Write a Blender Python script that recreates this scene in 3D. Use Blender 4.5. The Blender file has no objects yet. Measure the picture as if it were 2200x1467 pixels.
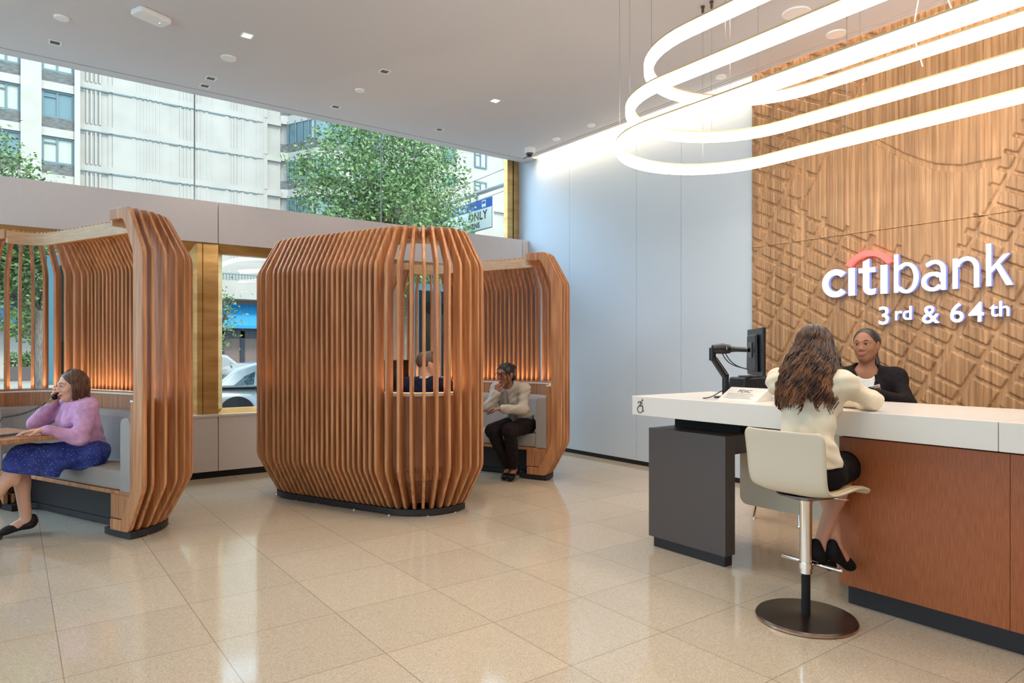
import bpy, bmesh, math, random
import numpy as np
from mathutils import Vector, Matrix, Euler

# ------------------------------------------------------------------ camera, sky, exposure
scene = bpy.context.scene
COL = scene.collection
HEAD = math.radians(36.45)                     # the camera looks between the window wall (+Y) and the accent wall (+X)
cam_d = bpy.data.cameras.new('camera')
cam = bpy.data.objects.new('camera', cam_d)
COL.objects.link(cam)
cam.location = (0, 0, 1.35)
cam.rotation_euler = (math.radians(90), 0, -HEAD)
cam_d.sensor_width = 36
cam_d.lens = 1455.0 / 2200.0 * 36
cam_d.shift_y = 21.5 / 2200
cam_d.clip_start = 0.05
cam_d.clip_end = 300
scene.camera = cam

world = bpy.data.worlds.new('world')
scene.world = world
world.use_nodes = True
bg = world.node_tree.nodes['Background']
bg.inputs[0].default_value = (0.62, 0.82, 1.0, 1)
bg.inputs[1].default_value = 3.0

vs = scene.view_settings
vs.view_transform = 'Standard'
vs.look = 'None'
vs.gamma = 1
vs.use_curve_mapping = False
vs.exposure = 0.35
scene.cycles.use_denoising = True
scene.cycles.max_bounces = 6
scene.cycles.diffuse_bounces = 4
scene.cycles.glossy_bounces = 3
scene.cycles.transmission_bounces = 4
scene.cycles.transparent_max_bounces = 8
scene.cycles.caustics_reflective = False
scene.cycles.caustics_refractive = False
scene.cycles.sample_clamp_indirect = 6

sun_d = bpy.data.lights.new('sun', 'SUN')
sun_d.energy = 3.2
sun_d.angle = math.radians(12)
sun_d.color = (1, 0.87, 0.70)
sun = bpy.data.objects.new('sun', sun_d)
COL.objects.link(sun)
sun.rotation_euler = (math.radians(38), math.radians(18), 0)   # high, from behind this building on to the facades opposite

blue_fill_d = bpy.data.lights.new('blue_fill_sun', 'SUN')         # soft blue sun added to brighten the accent wall near the windows
blue_fill_d.energy = 2.2
blue_fill_d.angle = math.radians(30)
blue_fill_d.color = (0.45, 0.70, 1.0)
blue_fill = bpy.data.objects.new('blue_fill_sun', blue_fill_d)
COL.objects.link(blue_fill)
blue_fill.rotation_euler = Vector((0.60, -0.56, -0.57)).to_track_quat('-Z', 'Y').to_euler()

RND = random.Random(7)
PI = math.pi

# ------------------------------------------------------------------ materials
def lin(c):
    return tuple(((v / 255) / 12.92 if v / 255 <= 0.04045 else ((v / 255 + 0.055) / 1.055) ** 2.4) for v in c)

def mat(name, rgb, rough=0.5, metal=0.0, emit=None, estr=0.0, spec=0.5, alpha=None, coat=0.0):
    m = bpy.data.materials.new(name)
    m.use_nodes = True
    p = m.node_tree.nodes['Principled BSDF']
    p.inputs['Base Color'].default_value = (*lin(rgb), 1)
    p.inputs['Roughness'].default_value = rough
    p.inputs['Metallic'].default_value = metal
    p.inputs['Specular IOR Level'].default_value = spec
    p.inputs['Coat Weight'].default_value = coat
    if emit:
        p.inputs['Emission Color'].default_value = (*emit, 1)
        p.inputs['Emission Strength'].default_value = estr
    return m

def N(m, t, **kw):
    n = m.node_tree.nodes.new(t)
    for k, v in kw.items():
        setattr(n, k, v)
    return n

def noise_tint(m, c1, c2, scale=(1, 1, 1), nscale=5.0, detail=4, bump=0.0, coord='Object', lo=0.35, hi=0.65, objrand=0.0, rough=None):
    nt = m.node_tree
    tc = N(m, 'ShaderNodeTexCoord'); mp = N(m, 'ShaderNodeMapping')
    mp.inputs['Scale'].default_value = scale
    nt.links.new(tc.outputs[coord], mp.inputs[0])
    nz = N(m, 'ShaderNodeTexNoise')
    nz.inputs['Scale'].default_value = nscale
    nz.inputs['Detail'].default_value = detail
    nt.links.new(mp.outputs[0], nz.inputs['Vector'])
    cr = N(m, 'ShaderNodeValToRGB')
    cr.color_ramp.elements[0].position = lo
    cr.color_ramp.elements[1].position = hi
    cr.color_ramp.elements[0].color = (*lin(c1), 1)
    cr.color_ramp.elements[1].color = (*lin(c2), 1)
    nt.links.new(nz.outputs[0], cr.inputs[0])
    p = nt.nodes['Principled BSDF']
    out = cr.outputs[0]
    if objrand:
        oi = N(m, 'ShaderNodeObjectInfo')
        mr = N(m, 'ShaderNodeMapRange')
        mr.inputs[3].default_value = 1 - objrand; mr.inputs[4].default_value = 1 + objrand
        nt.links.new(oi.outputs['Random'], mr.inputs[0])
        hs = N(m, 'ShaderNodeHueSaturation')
        nt.links.new(mr.outputs[0], hs.inputs['Value']); nt.links.new(out, hs.inputs['Color'])
        out = hs.outputs[0]
        ad = N(m, 'ShaderNodeVectorMath', operation='ADD')
        nt.links.new(oi.outputs['Random'], ad.inputs[1]); 
        sc = N(m, 'ShaderNodeVectorMath', operation='SCALE'); sc.inputs['Scale'].default_value = 17.0
        cb = N(m, 'ShaderNodeCombineXYZ')
        nt.links.new(oi.outputs['Random'], cb.inputs[0]); nt.links.new(oi.outputs['Random'], cb.inputs[2])
        nt.links.new(cb.outputs[0], sc.inputs[0]); nt.links.new(sc.outputs[0], ad.inputs[1])
        nt.links.new(mp.outputs[0], ad.inputs[0]); nt.links.new(ad.outputs[0], nz.inputs['Vector'])
    nt.links.new(out, p.inputs['Base Color'])
    if bump:
        b = N(m, 'ShaderNodeBump'); b.inputs['Strength'].default_value = bump; b.inputs['Distance'].default_value = 0.004
        nt.links.new(nz.outputs[0], b.inputs['Height']); nt.links.new(b.outputs[0], p.inputs['Normal'])
    return m

M = {}
M['oak'] = noise_tint(mat('oak', (0, 0, 0), 0.45), (164, 106, 66), (212, 152, 104), (14, 14, 0.8), 3.0, 5, 0.15, objrand=0.10, lo=0.3, hi=0.7)
M['oak_panel'] = noise_tint(mat('oak_panel', (0, 0, 0), 0.5), (154, 102, 66), (188, 132, 90), (30, 30, 1.2), 2.5, 5, 0.1)
M['oak_pale'] = noise_tint(mat('oak_pale', (0, 0, 0), 0.5), (196, 160, 124), (214, 180, 144), (3, 3, 40), 2.0, 4, 0.05)
M['walnut'] = noise_tint(mat('walnut', (0, 0, 0), 0.42), (150, 80, 40), (172, 98, 54), (90, 90, 5), 2.5, 6, 0.12)
M['carved'] = noise_tint(mat('carved_oak', (0, 0, 0), 0.5), (158, 118, 80), (190, 148, 106), (16, 22, 0.9), 2.0, 5, 0.1)
def plank_tint(m):
    nt = m.node_tree; tc = N(m, 'ShaderNodeTexCoord'); sx = N(m, 'ShaderNodeSeparateXYZ'); nt.links.new(tc.outputs['Object'], sx.inputs[0])
    d = N(m, 'ShaderNodeMath', operation='DIVIDE'); d.inputs[1].default_value = 0.02575; nt.links.new(sx.outputs[1], d.inputs[0])
    fl = N(m, 'ShaderNodeMath', operation='FLOOR'); nt.links.new(d.outputs[0], fl.inputs[0])
    w = N(m, 'ShaderNodeTexWhiteNoise', noise_dimensions='1D'); nt.links.new(fl.outputs[0], w.inputs['W'])
    mr = N(m, 'ShaderNodeMapRange'); mr.inputs[3].default_value = 0.80; mr.inputs[4].default_value = 1.10; nt.links.new(w.outputs['Value'], mr.inputs[0])
    hs = N(m, 'ShaderNodeHueSaturation'); p = nt.nodes['Principled BSDF']
    nt.links.new(p.inputs['Base Color'].links[0].from_socket, hs.inputs['Color']); nt.links.new(mr.outputs[0], hs.inputs['Value']); nt.links.new(hs.outputs[0], p.inputs['Base Color'])
plank_tint(M['carved'])
M['plinth'] = mat('plinth', (38, 34, 36), 0.5)
M['dark'] = noise_tint(mat('dark_laminate', (0, 0, 0), 0.42), (80, 72, 70), (82, 74, 72), (1, 1, 1), 60, 2, 0.03)
M['black'] = mat('black', (18, 18, 21), 0.35)
M['blackmatte'] = mat('black_matte', (14, 12, 12), 0.8)
M['white'] = mat('white', (246, 244, 242), 0.35)
M['corian'] = noise_tint(mat('corian', (0, 0, 0), 0.25), (229, 223, 215), (232, 227, 219), (1, 1, 1), 300, 2)
M['ceil'] = mat('ceiling_paint', (216, 213, 214), 0.9, spec=0.1)
M['wallpaint'] = mat('wall_paint', (222, 220, 218), 0.8, spec=0.2)
M['bluewall'] = noise_tint(mat('blue_wall', (0, 0, 0), 0.55), (196, 207, 216), (197, 208, 217), (1, 1, 1), 30, 2)
M['fascia'] = noise_tint(mat('fascia', (0, 0, 0), 0.5), (215, 209, 209), (217, 211, 211), (1, 1, 1), 25, 2)
M['bronze'] = noise_tint(mat('bronze', (0, 0, 0), 0.38, 0.85), (196, 154, 94), (220, 180, 118), (1, 1, 4), 3, 3)
M['chrome'] = mat('chrome', (225, 222, 218), 0.08, 1.0)
M['steel'] = mat('steel', (120, 108, 104), 0.3, 1.0)
M['fabric'] = noise_tint(mat('grey_fabric', (0, 0, 0), 0.9, spec=0.1), (150, 142, 138), (172, 164, 158), (60, 60, 260), 3.0, 4, 0.25)
M['shell'] = mat('stool_shell', (214, 202, 180), 0.42)
M['stoolpad'] = mat('stool_seat_pad', (205, 180, 140), 0.6)
M['beige'] = mat('beige_panel', (250, 240, 214), 0.45)
M['led'] = mat('led_warm', (255, 220, 160), 0.5, emit=(1.0, 0.82, 0.52), estr=50)
M['ring'] = mat('ring_diffuser', (255, 255, 255), 0.5, emit=(1.0, 0.92, 0.83), estr=8.8)
M['ringcase'] = mat('ring_case', (215, 190, 140), 0.4, 0.6)
M['cove'] = mat('cove_lamp', (255, 240, 220), 0.5, emit=(1.0, 0.80, 0.58), estr=5)
M['covewarm'] = mat('cove_lamp_b', (255, 240, 220), 0.5, emit=(1.0, 0.76, 0.50), estr=9)
M['downlamp'] = mat('downlight_lamp', (255, 240, 220), 0.5, emit=(1.0, 0.78, 0.5), estr=7)
M['signlit'] = mat('sign_face_lit', (255, 255, 255), 0.4, emit=(0.93, 0.95, 1.0), estr=1.5)
M['signside'] = mat('sign_side', (120, 130, 190), 0.4, emit=(0.35, 0.42, 1.0), estr=0.40)
M['signred'] = mat('sign_red_lit', (240, 90, 80), 0.4, emit=(1.0, 0.14, 0.12), estr=0.85)
M['cable'] = mat('cable', (150, 140, 130), 0.5)
M['grey'] = mat('grey_plastic', (150, 150, 152), 0.5)
M['print'] = mat('grey_print', (112, 106, 100), 0.6)

def glass_mat():
    m = bpy.data.materials.new('window_glass'); m.use_nodes = True
    nt = m.node_tree; nt.nodes.clear()
    o = N(m, 'ShaderNodeOutputMaterial'); t = N(m, 'ShaderNodeBsdfTransparent'); g = N(m, 'ShaderNodeBsdfGlossy')
    t.inputs[0].default_value = (0.93, 0.965, 0.965, 1); g.inputs['Roughness'].default_value = 0.0
    f = N(m, 'ShaderNodeFresnel'); f.inputs[0].default_value = 1.45
    mx = N(m, 'ShaderNodeMixShader')
    ge = N(m, 'ShaderNodeNewGeometry'); iv = N(m, 'ShaderNodeMath', operation='SUBTRACT'); iv.inputs[0].default_value = 1.0
    mu = N(m, 'ShaderNodeMath', operation='MULTIPLY'); nt.links.new(ge.outputs['Backfacing'], iv.inputs[1]); nt.links.new(iv.outputs[0], mu.inputs[0]); nt.links.new(f.outputs[0], mu.inputs[1])   # reflect at the front face of the pane only
    nt.links.new(mu.outputs[0], mx.inputs[0]); nt.links.new(t.outputs[0], mx.inputs[1]); nt.links.new(g.outputs[0], mx.inputs[2])
    nt.links.new(mx.outputs[0], o.inputs[0])
    return m
M['glass'] = glass_mat()

def floor_mat():
    m = mat('terrazzo', (200, 184, 160), 0.09, spec=0.6)
    nt = m.node_tree; p = nt.nodes['Principled BSDF']
    tc = N(m, 'ShaderNodeTexCoord'); sx = N(m, 'ShaderNodeSeparateXYZ'); nt.links.new(tc.outputs['Object'], sx.inputs[0])
    def mth(op, a, b=None, c=None):
        n = N(m, 'ShaderNodeMath', operation=op)
        for i, v in enumerate((a, b, c)):
            if v is None: continue
            if isinstance(v, (int, float)): n.inputs[i].default_value = v
            else: nt.links.new(v, n.inputs[i])
        return n.outputs[0]
    def joint(ax, off, pitch):
        u = mth('DIVIDE', mth('SUBTRACT', ax, off), pitch)
        fr = mth('ABSOLUTE', mth('SUBTRACT', u, mth('ROUND', u)))
        return mth('LESS_THAN', fr, 0.0036), mth('ROUND', mth('SUBTRACT', u, 0.5))
    jx, ix = joint(sx.outputs[0], 0.173, 0.5865)
    jy, iy = joint(sx.outputs[1], 1.607, 0.5825)
    j = mth('MAXIMUM', jx, jy)
    vor = N(m, 'ShaderNodeTexVoronoi'); vor.inputs['Scale'].default_value = 240
    nt.links.new(tc.outputs['Object'], vor.inputs['Vector'])
    cr = N(m, 'ShaderNodeValToRGB')
    e = cr.color_ramp.elements
    e[0].position = 0.0; e[0].color = (*lin((170, 154, 132)), 1)
    e[1].position = 0.16; e[1].color = (*lin((186, 171, 150)), 1)
    x = e.new(0.55); x.color = (*lin((190, 175, 154)), 1)
    x = e.new(0.93); x.color = (*lin((202, 189, 170)), 1)
    sr = N(m, 'ShaderNodeSeparateColor'); nt.links.new(vor.outputs['Color'], sr.inputs[0])
    nt.links.new(sr.outputs[0], cr.inputs[0])
    cr.color_ramp.interpolation = 'LINEAR'
    v2 = N(m, 'ShaderNodeTexVoronoi'); v2.inputs['Scale'].default_value = 75
    nt.links.new(tc.outputs['Object'], v2.inputs['Vector'])
    dk = mth('LESS_THAN', v2.outputs['Distance'], 0.085)
    wn = N(m, 'ShaderNodeTexWhiteNoise'); cb = N(m, 'ShaderNodeCombineXYZ'); nt.links.new(ix, cb.inputs[0]); nt.links.new(iy, cb.inputs[1])
    nt.links.new(cb.outputs[0], wn.inputs['Vector'])
    mr = N(m, 'ShaderNodeMapRange'); mr.inputs[3].default_value = 0.95; mr.inputs[4].default_value = 1.04
    nt.links.new(wn.outputs['Value'], mr.inputs[0])
    hs = N(m, 'ShaderNodeHueSaturation'); nt.links.new(mr.outputs[0], hs.inputs['Value']); nt.links.new(cr.outputs[0], hs.inputs['Color'])
    m1 = N(m, 'ShaderNodeMix', data_type='RGBA'); nt.links.new(mth('MULTIPLY', dk, 0.45), m1.inputs[0]); nt.links.new(hs.outputs[0], m1.inputs[6])
    m1.inputs[7].default_value = (*lin((120, 100, 80)), 1)
    m2 = N(m, 'ShaderNodeMix', data_type='RGBA'); nt.links.new(mth('MULTIPLY', j, 0.75), m2.inputs[0]); nt.links.new(m1.outputs[2], m2.inputs[6])
    m2.inputs[7].default_value = (*lin((128, 112, 94)), 1)
    nt.links.new(m2.outputs[2], p.inputs['Base Color'])
    return m
M['floor'] = floor_mat()

# ------------------------------------------------------------------ object helpers
def tag(o, label=None, cat=None, group=None, kind=None):
    if label: o['label'] = label
    if cat: o['category'] = cat
    if group: o['group'] = group
    if kind: o['kind'] = kind
    return o

def empty(name, loc=(0, 0, 0), rz=0, label=None, cat=None, group=None):
    o = bpy.data.objects.new(name, None)
    o.empty_display_size = 0.1
    COL.objects.link(o); o.location = loc; o.rotation_euler = (0, 0, rz)
    return tag(o, label, cat, group)

def link(name, me, m, parent=None, smooth=False, loc=None, rot=None):
    if m is not None:
        me.materials.clear()
        for mm in (m if isinstance(m, (list, tuple)) else [m]): me.materials.append(mm)
    if smooth:
        me.polygons.foreach_set('use_smooth', [True] * len(me.polygons))
    o = bpy.data.objects.new(name, me); COL.objects.link(o)
    if parent is not None: o.parent = parent
    if loc is not None: o.location = loc
    if rot is not None: o.rotation_euler = rot
    return o

class MB:
    """collects shapes and links them as one mesh object"""
    def __init__(s): s.v = []; s.f = []; s.mi = []; s.cur = 0
    def add(s, vs, fs):
        b = len(s.v); s.v += [tuple(v) for v in vs]; s.f += [tuple(b + i for i in f) for f in fs]; s.mi += [s.cur] * len(fs); return s
    def box(s, x0, x1, y0, y1, z0, z1, rot=None, piv=(0, 0, 0)):
        vs = [(x, y, z) for z in (z0, z1) for y in (y0, y1) for x in (x0, x1)]
        if rot is not None:
            pv = Vector(piv); vs = [tuple(rot @ (Vector(v) - pv) + pv) for v in vs]
        return s.add(vs, [(0, 2, 3, 1), (4, 5, 7, 6), (0, 1, 5, 4), (2, 6, 7, 3), (0, 4, 6, 2), (1, 3, 7, 5)])
    def prism(s, poly, h0, h1, axis='z'):
        """extrude a 2-D polygon: axis z -> (a,b,h), y -> (a,h,b), x -> (h,a,b)"""
        n = len(poly)
        f = {'z': lambda a, b, h: (a, b, h), 'y': lambda a, b, h: (a, h, b), 'x': lambda a, b, h: (h, a, b)}[axis]
        vs = [f(a, b, h0) for a, b in poly] + [f(a, b, h1) for a, b in poly]
        fs = [tuple(range(n))[::-1], tuple(range(n, 2 * n))] + [(i, (i + 1) % n, n + (i + 1) % n, n + i) for i in range(n)]
        return s.add(vs, fs)
    def tube(s, pts, r, n=8, cap=True, closed=False, sx=1.0):
        pts = [Vector(p) for p in pts]; m = len(pts)
        rs = r if isinstance(r, (list, tuple)) else [r] * m
        vs = []; up = None
        for i, p in enumerate(pts):
            if closed: t = pts[(i + 1) % m] - pts[i - 1]
            else: t = pts[min(i + 1, m - 1)] - pts[max(i - 1, 0)]
            t.normalize()
            if up is None:
                up = Vector((0, 0, 1)) if abs(t.z) < 0.9 else Vector((1, 0, 0))
            a = t.cross(up)
            if a.length < 1e-5: a = t.orthogonal()
            a.normalize(); b = a.cross(t).normalized(); up = b
            for k in range(n):
                an = 2 * PI * k / n
                vs.append(p + (a * math.cos(an) * sx + b * math.sin(an)) * rs[i])
        fs = []
        for i in range(m if closed else m - 1):
            j = (i + 1) % m
            for k in range(n):
                fs.append((i * n + k, i * n + (k + 1) % n, j * n + (k + 1) % n, j * n + k))
        if cap and not closed:
            fs.append(tuple(range(n))[::-1]); fs.append(tuple((m - 1) * n + k for k in range(n)))
        return s.add(vs, fs)
    def lathe(s, prof, n=32, c=(0, 0, 0), axis='z'):
        """prof: (r,z) list; closed by end caps"""
        vs = []; m = len(prof)
        for r, z in prof:
            for k in range(n):
                a = 2 * PI * k / n
                q = (r * math.cos(a), r * math.sin(a), z)
                if axis == 'x': q = (q[2], q[0], q[1])
                if axis == 'y': q = (q[1], q[2], q[0])
                vs.append((c[0] + q[0], c[1] + q[1], c[2] + q[2]))
        fs = [(i * n + k, i * n + (k + 1) % n, (i + 1) * n + (k + 1) % n, (i + 1) * n + k) for i in range(m - 1) for k in range(n)]
        fs.append(tuple(range(n))[::-1]); fs.append(tuple((m - 1) * n + k for k in range(n)))
        return s.add(vs, fs)
    def mesh(s, name, fix=True):
        me = bpy.data.meshes.new(name); me.from_pydata(s.v, [], s.f)
        if any(s.mi): me.polygons.foreach_set('material_index', s.mi)
        if fix:
            bm = bmesh.new(); bm.from_mesh(me); bmesh.ops.recalc_face_normals(bm, faces=bm.faces); bm.to_mesh(me); bm.free()
        me.update(); return me
    def build(s, name, m, parent=None, smooth=False, bevel=0, seg=2, loc=None, rot=None, auto=None):
        o = link(name, s.mesh(name), m, parent, smooth, loc, rot)
        if bevel:
            b = o.modifiers.new('bevel', 'BEVEL'); b.width = bevel; b.segments = seg; b.limit_method = 'ANGLE'; b.angle_limit = math.radians(35)
            b.harden_normals = False
        if auto:
            bpy_smooth(o, auto)
        return o

def bpy_smooth(o, deg):
    me = o.data
    bm = bmesh.new(); bm.from_mesh(me)
    for f in bm.faces: f.smooth = True
    for e in bm.edges:
        if len(e.link_faces) == 2 and e.calc_face_angle(0) > math.radians(deg): e.smooth = False
    bm.to_mesh(me); bm.free()

def struct(o): o['kind'] = 'structure'; return o

def copy_tree(o, parent=None):
    c = o.copy(); COL.objects.link(c)
    if parent is not None:
        c.parent = parent; c.matrix_parent_inverse = o.matrix_parent_inverse.copy()
    for ch in o.children: copy_tree(ch, c)
    return c

# ------------------------------------------------------------------ implicit surfaces for bodies and clothes
def rotm(*deg):
    return np.array(Euler([math.radians(d) for d in deg], 'XYZ').to_matrix())

class SDF:
    def __init__(s, lo, hi, h):
        s.lo = np.array(lo, float); s.h = h
        s.n = np.ceil((np.array(hi) - s.lo) / h).astype(int) + 1
        s.F = np.full(s.n, 0.5, np.float32)
    def region(s, lo, hi, pad):
        i0 = np.clip(np.floor((np.array(lo) - pad - s.lo) / s.h).astype(int), 0, s.n)
        i1 = np.clip(np.ceil((np.array(hi) + pad - s.lo) / s.h).astype(int) + 1, 0, s.n)
        if np.any(i1 <= i0): return None
        ax = [(s.lo[k] + s.h * np.arange(i0[k], i1[k])).astype(np.float32) for k in range(3)]
        return tuple(slice(i0[k], i1[k]) for k in range(3)), np.meshgrid(*ax, indexing='ij', sparse=True)
    def comb(s, sl, d, k, sub):
        F = s.F[sl]
        if sub:
            d = -d; k = max(k, 1e-4)
            h = np.clip(0.5 - 0.5 * (F - d) / k, 0, 1)
            s.F[sl] = F * (1 - h) + d * h + k * h * (1 - h)
        else:
            k = max(k, 1e-4)
            h = np.clip(0.5 + 0.5 * (F - d) / k, 0, 1)
            s.F[sl] = F * (1 - h) + d * h - k * h * (1 - h)
    def cone(s, a, b, ra, rb=None, k=0.02, sub=False, flat=None):
        rb = ra if rb is None else rb
        a = np.array(a, float); b = np.array(b, float); R = max(ra, rb)
        g = s.region(np.minimum(a, b) - R, np.maximum(a, b) + R, k + 0.02)
        if g is None: return s
        sl, (x, y, z) = g
        ab = b - a; L2 = max(float(ab @ ab), 1e-9)
        t = np.clip(((x - a[0]) * ab[0] + (y - a[1]) * ab[1] + (z - a[2]) * ab[2]) / L2, 0, 1)
        d = np.sqrt((x - a[0] - t * ab[0]) ** 2 + (y - a[1] - t * ab[1]) ** 2 + (z - a[2] - t * ab[2]) ** 2) - (ra + (rb - ra) * t)
        s.comb(sl, d, k, sub); return s
    def ell(s, c, r, rot=None, k=0.02, sub=False):
        c = np.array(c, float); r = np.array(r, float); R = r.max()
        g = s.region(c - R, c + R, k + 0.02)
        if g is None: return s
        sl, (x, y, z) = g
        x, y, z = x - c[0], y - c[1], z - c[2]
        if rot is not None:
            Q = rot.T
            x, y, z = (Q[0, 0] * x + Q[0, 1] * y + Q[0, 2] * z, Q[1, 0] * x + Q[1, 1] * y + Q[1, 2] * z, Q[2, 0] * x + Q[2, 1] * y + Q[2, 2] * z)
        k0 = np.sqrt((x / r[0]) ** 2 + (y / r[1]) ** 2 + (z / r[2]) ** 2)
        k1 = np.sqrt((x / r[0] ** 2) ** 2 + (y / r[1] ** 2) ** 2 + (z / r[2] ** 2) ** 2) + 1e-6
        s.comb(sl, k0 * (k0 - 1) / k1, k, sub); return s
    def cutplane(s, p, n, k=0.004):
        """remove what lies on the side the normal points to"""
        p = np.array(p, float); n = np.array(n, float); n /= np.linalg.norm(n)
        ax = [(s.lo[q] + s.h * np.arange(s.n[q])).astype(np.float32) for q in range(3)]
        x, y, z = np.meshgrid(*ax, indexing='ij', sparse=True)
        d = (x - p[0]) * n[0] + (y - p[1]) * n[1] + (z - p[2]) * n[2]
        h = np.clip(0.5 - 0.5 * (s.F - d) / k, 0, 1)
        s.F = (s.F * (1 - h) + d * h + k * h * (1 - h)).astype(np.float32); return s
    def folds(s, amp=0.003, f=(40, 30, 55), ph=0.0):
        ax = [(s.lo[q] + s.h * np.arange(s.n[q])).astype(np.float32) for q in range(3)]
        x, y, z = np.meshgrid(*ax, indexing='ij', sparse=True)
        w = np.sin(f[0] * x + 9 * np.sin(7 * z + ph) + ph) * np.sin(f[2] * z + f[1] * y + 5 * np.sin(9 * x)) 
        w = w + 0.6 * np.sin(f[2] * 0.6 * z - f[0] * 0.9 * x + f[1] * 1.3 * y + ph)
        s.F += (amp * w).astype(np.float32); return s
    def mesh(s, name):
        F = s.F; h = s.h
        F[0] = F[-1] = 0.3; F[:, 0] = F[:, -1] = 0.3; F[:, :, 0] = F[:, :, -1] = 0.3
        S = F < 0
        c = S[:-1, :-1, :-1].astype(np.int8)
        for dx, dy, dz in ((1, 0, 0), (0, 1, 0), (0, 0, 1), (1, 1, 0), (1, 0, 1), (0, 1, 1), (1, 1, 1)):
            c = c + S[dx:S.shape[0] - 1 + dx, dy:S.shape[1] - 1 + dy, dz:S.shape[2] - 1 + dz]
        act = (c > 0) & (c < 8)
        idx = np.argwhere(act)
        vid = np.full(act.shape, -1, np.int32); vid[act] = np.arange(len(idx))
        cor = [(i & 1, (i >> 1) & 1, (i >> 2) & 1) for i in range(8)]
        val = np.stack([F[idx[:, 0] + a, idx[:, 1] + b, idx[:, 2] + d] for a, b, d in cor], 1)
        acc = np.zeros((len(idx), 3)); cnt = np.zeros(len(idx))
        for i in range(8):
            for bit in (1, 2, 4):
                if i & bit: continue
                j = i | bit
                v0, v1 = val[:, i], val[:, j]
                mk = (v0 < 0) != (v1 < 0)
                t = np.where(mk, v0 / np.where(mk, v0 - v1, 1), 0)[:, None]
                p = np.array(cor[i]) + t * (np.array(cor[j]) - np.array(cor[i]))
                acc += np.where(mk[:, None], p, 0); cnt += mk
        P = s.lo + h * (idx + acc / cnt[:, None])
        quads = []
        for ax in range(3):
            u, w = [(1, 2), (2, 0), (0, 1)][ax]
            a = [slice(1, -1)] * 3; a[ax] = slice(0, -1); b = list(a); b[ax] = slice(1, None)
            A = S[tuple(a)]; B = S[tuple(b)]
            for flip, mk in ((False, A & ~B), (True, ~A & B)):
                g = np.argwhere(mk)
                if not len(g): continue
                off = np.array([1, 1, 1]); off[ax] = 0
                g = g + off
                eu = np.zeros(3, int); eu[u] = 1; ew = np.zeros(3, int); ew[w] = 1
                q = [vid[tuple((g - o).T)] for o in (eu + ew, ew, 0 * eu, eu)]
                q = np.stack(q, 1)
                quads.append(q[:, ::-1] if flip else q)
        Q = np.concatenate(quads)
        Q = Q[(Q >= 0).all(1)]
        me = bpy.data.meshes.new(name)
        me.vertices.add(len(P)); me.vertices.foreach_set('co', P.astype(np.float32).ravel())
        me.loops.add(4 * len(Q)); me.loops.foreach_set('vertex_index', Q.ravel().astype(np.int32))
        me.polygons.add(len(Q)); me.polygons.foreach_set('loop_start', np.arange(0, 4 * len(Q), 4, dtype=np.int32))
        me.polygons.foreach_set('use_smooth', np.ones(len(Q), bool))
        me.update(calc_edges=True); me.validate()
        return me
# ------------------------------------------------------------------ the room shell
XW = 6.0; CEIL = 4.08; YF = 7.72; YG = 7.98
XL, YB = -5.2, -3.6
MB().box(XL, XW + 0.4, YB, YF + 0.02, -0.12, 0).build('floor', M['floor'])['kind'] = 'structure'
b = MB()
b.box(XL, 5.79, YB, 7.615, CEIL, CEIL + 0.12)
b.box(5.81, 5.835, YB, 7.615, CEIL, CEIL + 0.12)
b.box(5.855, 5.90, YB, 7.615, CEIL, CEIL + 0.12)
b.box(XL, 6.0, 7.640, 7.76, CEIL, CEIL + 0.12)
b.box(5.79, 5.855, 7.45, 7.615, CEIL, CEIL + 0.12)
b.box(5.90, 6.0, 7.52, 7.64, CEIL, CEIL + 0.12)
b.build('ceiling', M['ceil'])['kind'] = 'structure'
struct(MB().box(XL, 6.15, YB, 8.1, CEIL + 0.28, CEIL + 0.4).box(XL, 6.15, 7.76, 7.79, CEIL, CEIL + 0.28).build('ceiling_slab', M['ceil']))['kind'] = 'structure'
# dark linings of the two air slots
struct(MB().box(5.785, 5.86, YB, 7.62, CEIL + 0.121, CEIL + 0.14).box(XL, 5.9, 7.61, 7.645, CEIL + 0.05, CEIL + 0.07).build('trim_1', M['blackmatte']))
# ceiling access-panel seams
struct(MB().box(0.93, 2.35, 3.78, 3.786, CEIL - 0.0015, CEIL + 0.001).box(2.35, 2.356, 3.2, 3.786, CEIL - 0.0015, CEIL + 0.001).build('trim_2', M['print']))
# walls out of the picture: tall windows added on the left let in frontal daylight
b = MB()
b.box(XL - 0.15, XL, YB, 8.1, 0, 0.66); b.box(XL - 0.15, XL, YB, 8.1, 3.5, CEIL + 0.3)
for y in (YB, -1.0, 1.6, 4.2, 6.8): b.box(XL - 0.15, XL, y, y + 0.35, 0.66, 3.5)
b.box(XL - 0.15, XL, 7.9, 8.1, 0.66, 3.5)
struct(b.build('wall_left', M['wallpaint']))
for i, y in enumerate((YB, -1.0, 1.6, 4.2)):
    struct(MB().box(XL - 0.08, XL - 0.07, y + 0.35, y + (2.6 if i < 3 else 2.6), 0.66, 3.5).build('window_%d' % (20 + i), M['glass']))
struct(MB().box(XL, XW + 0.4, YB - 0.15, YB, 0, CEIL + 0.3).build('wall_rear', M['wallpaint']))
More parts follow.
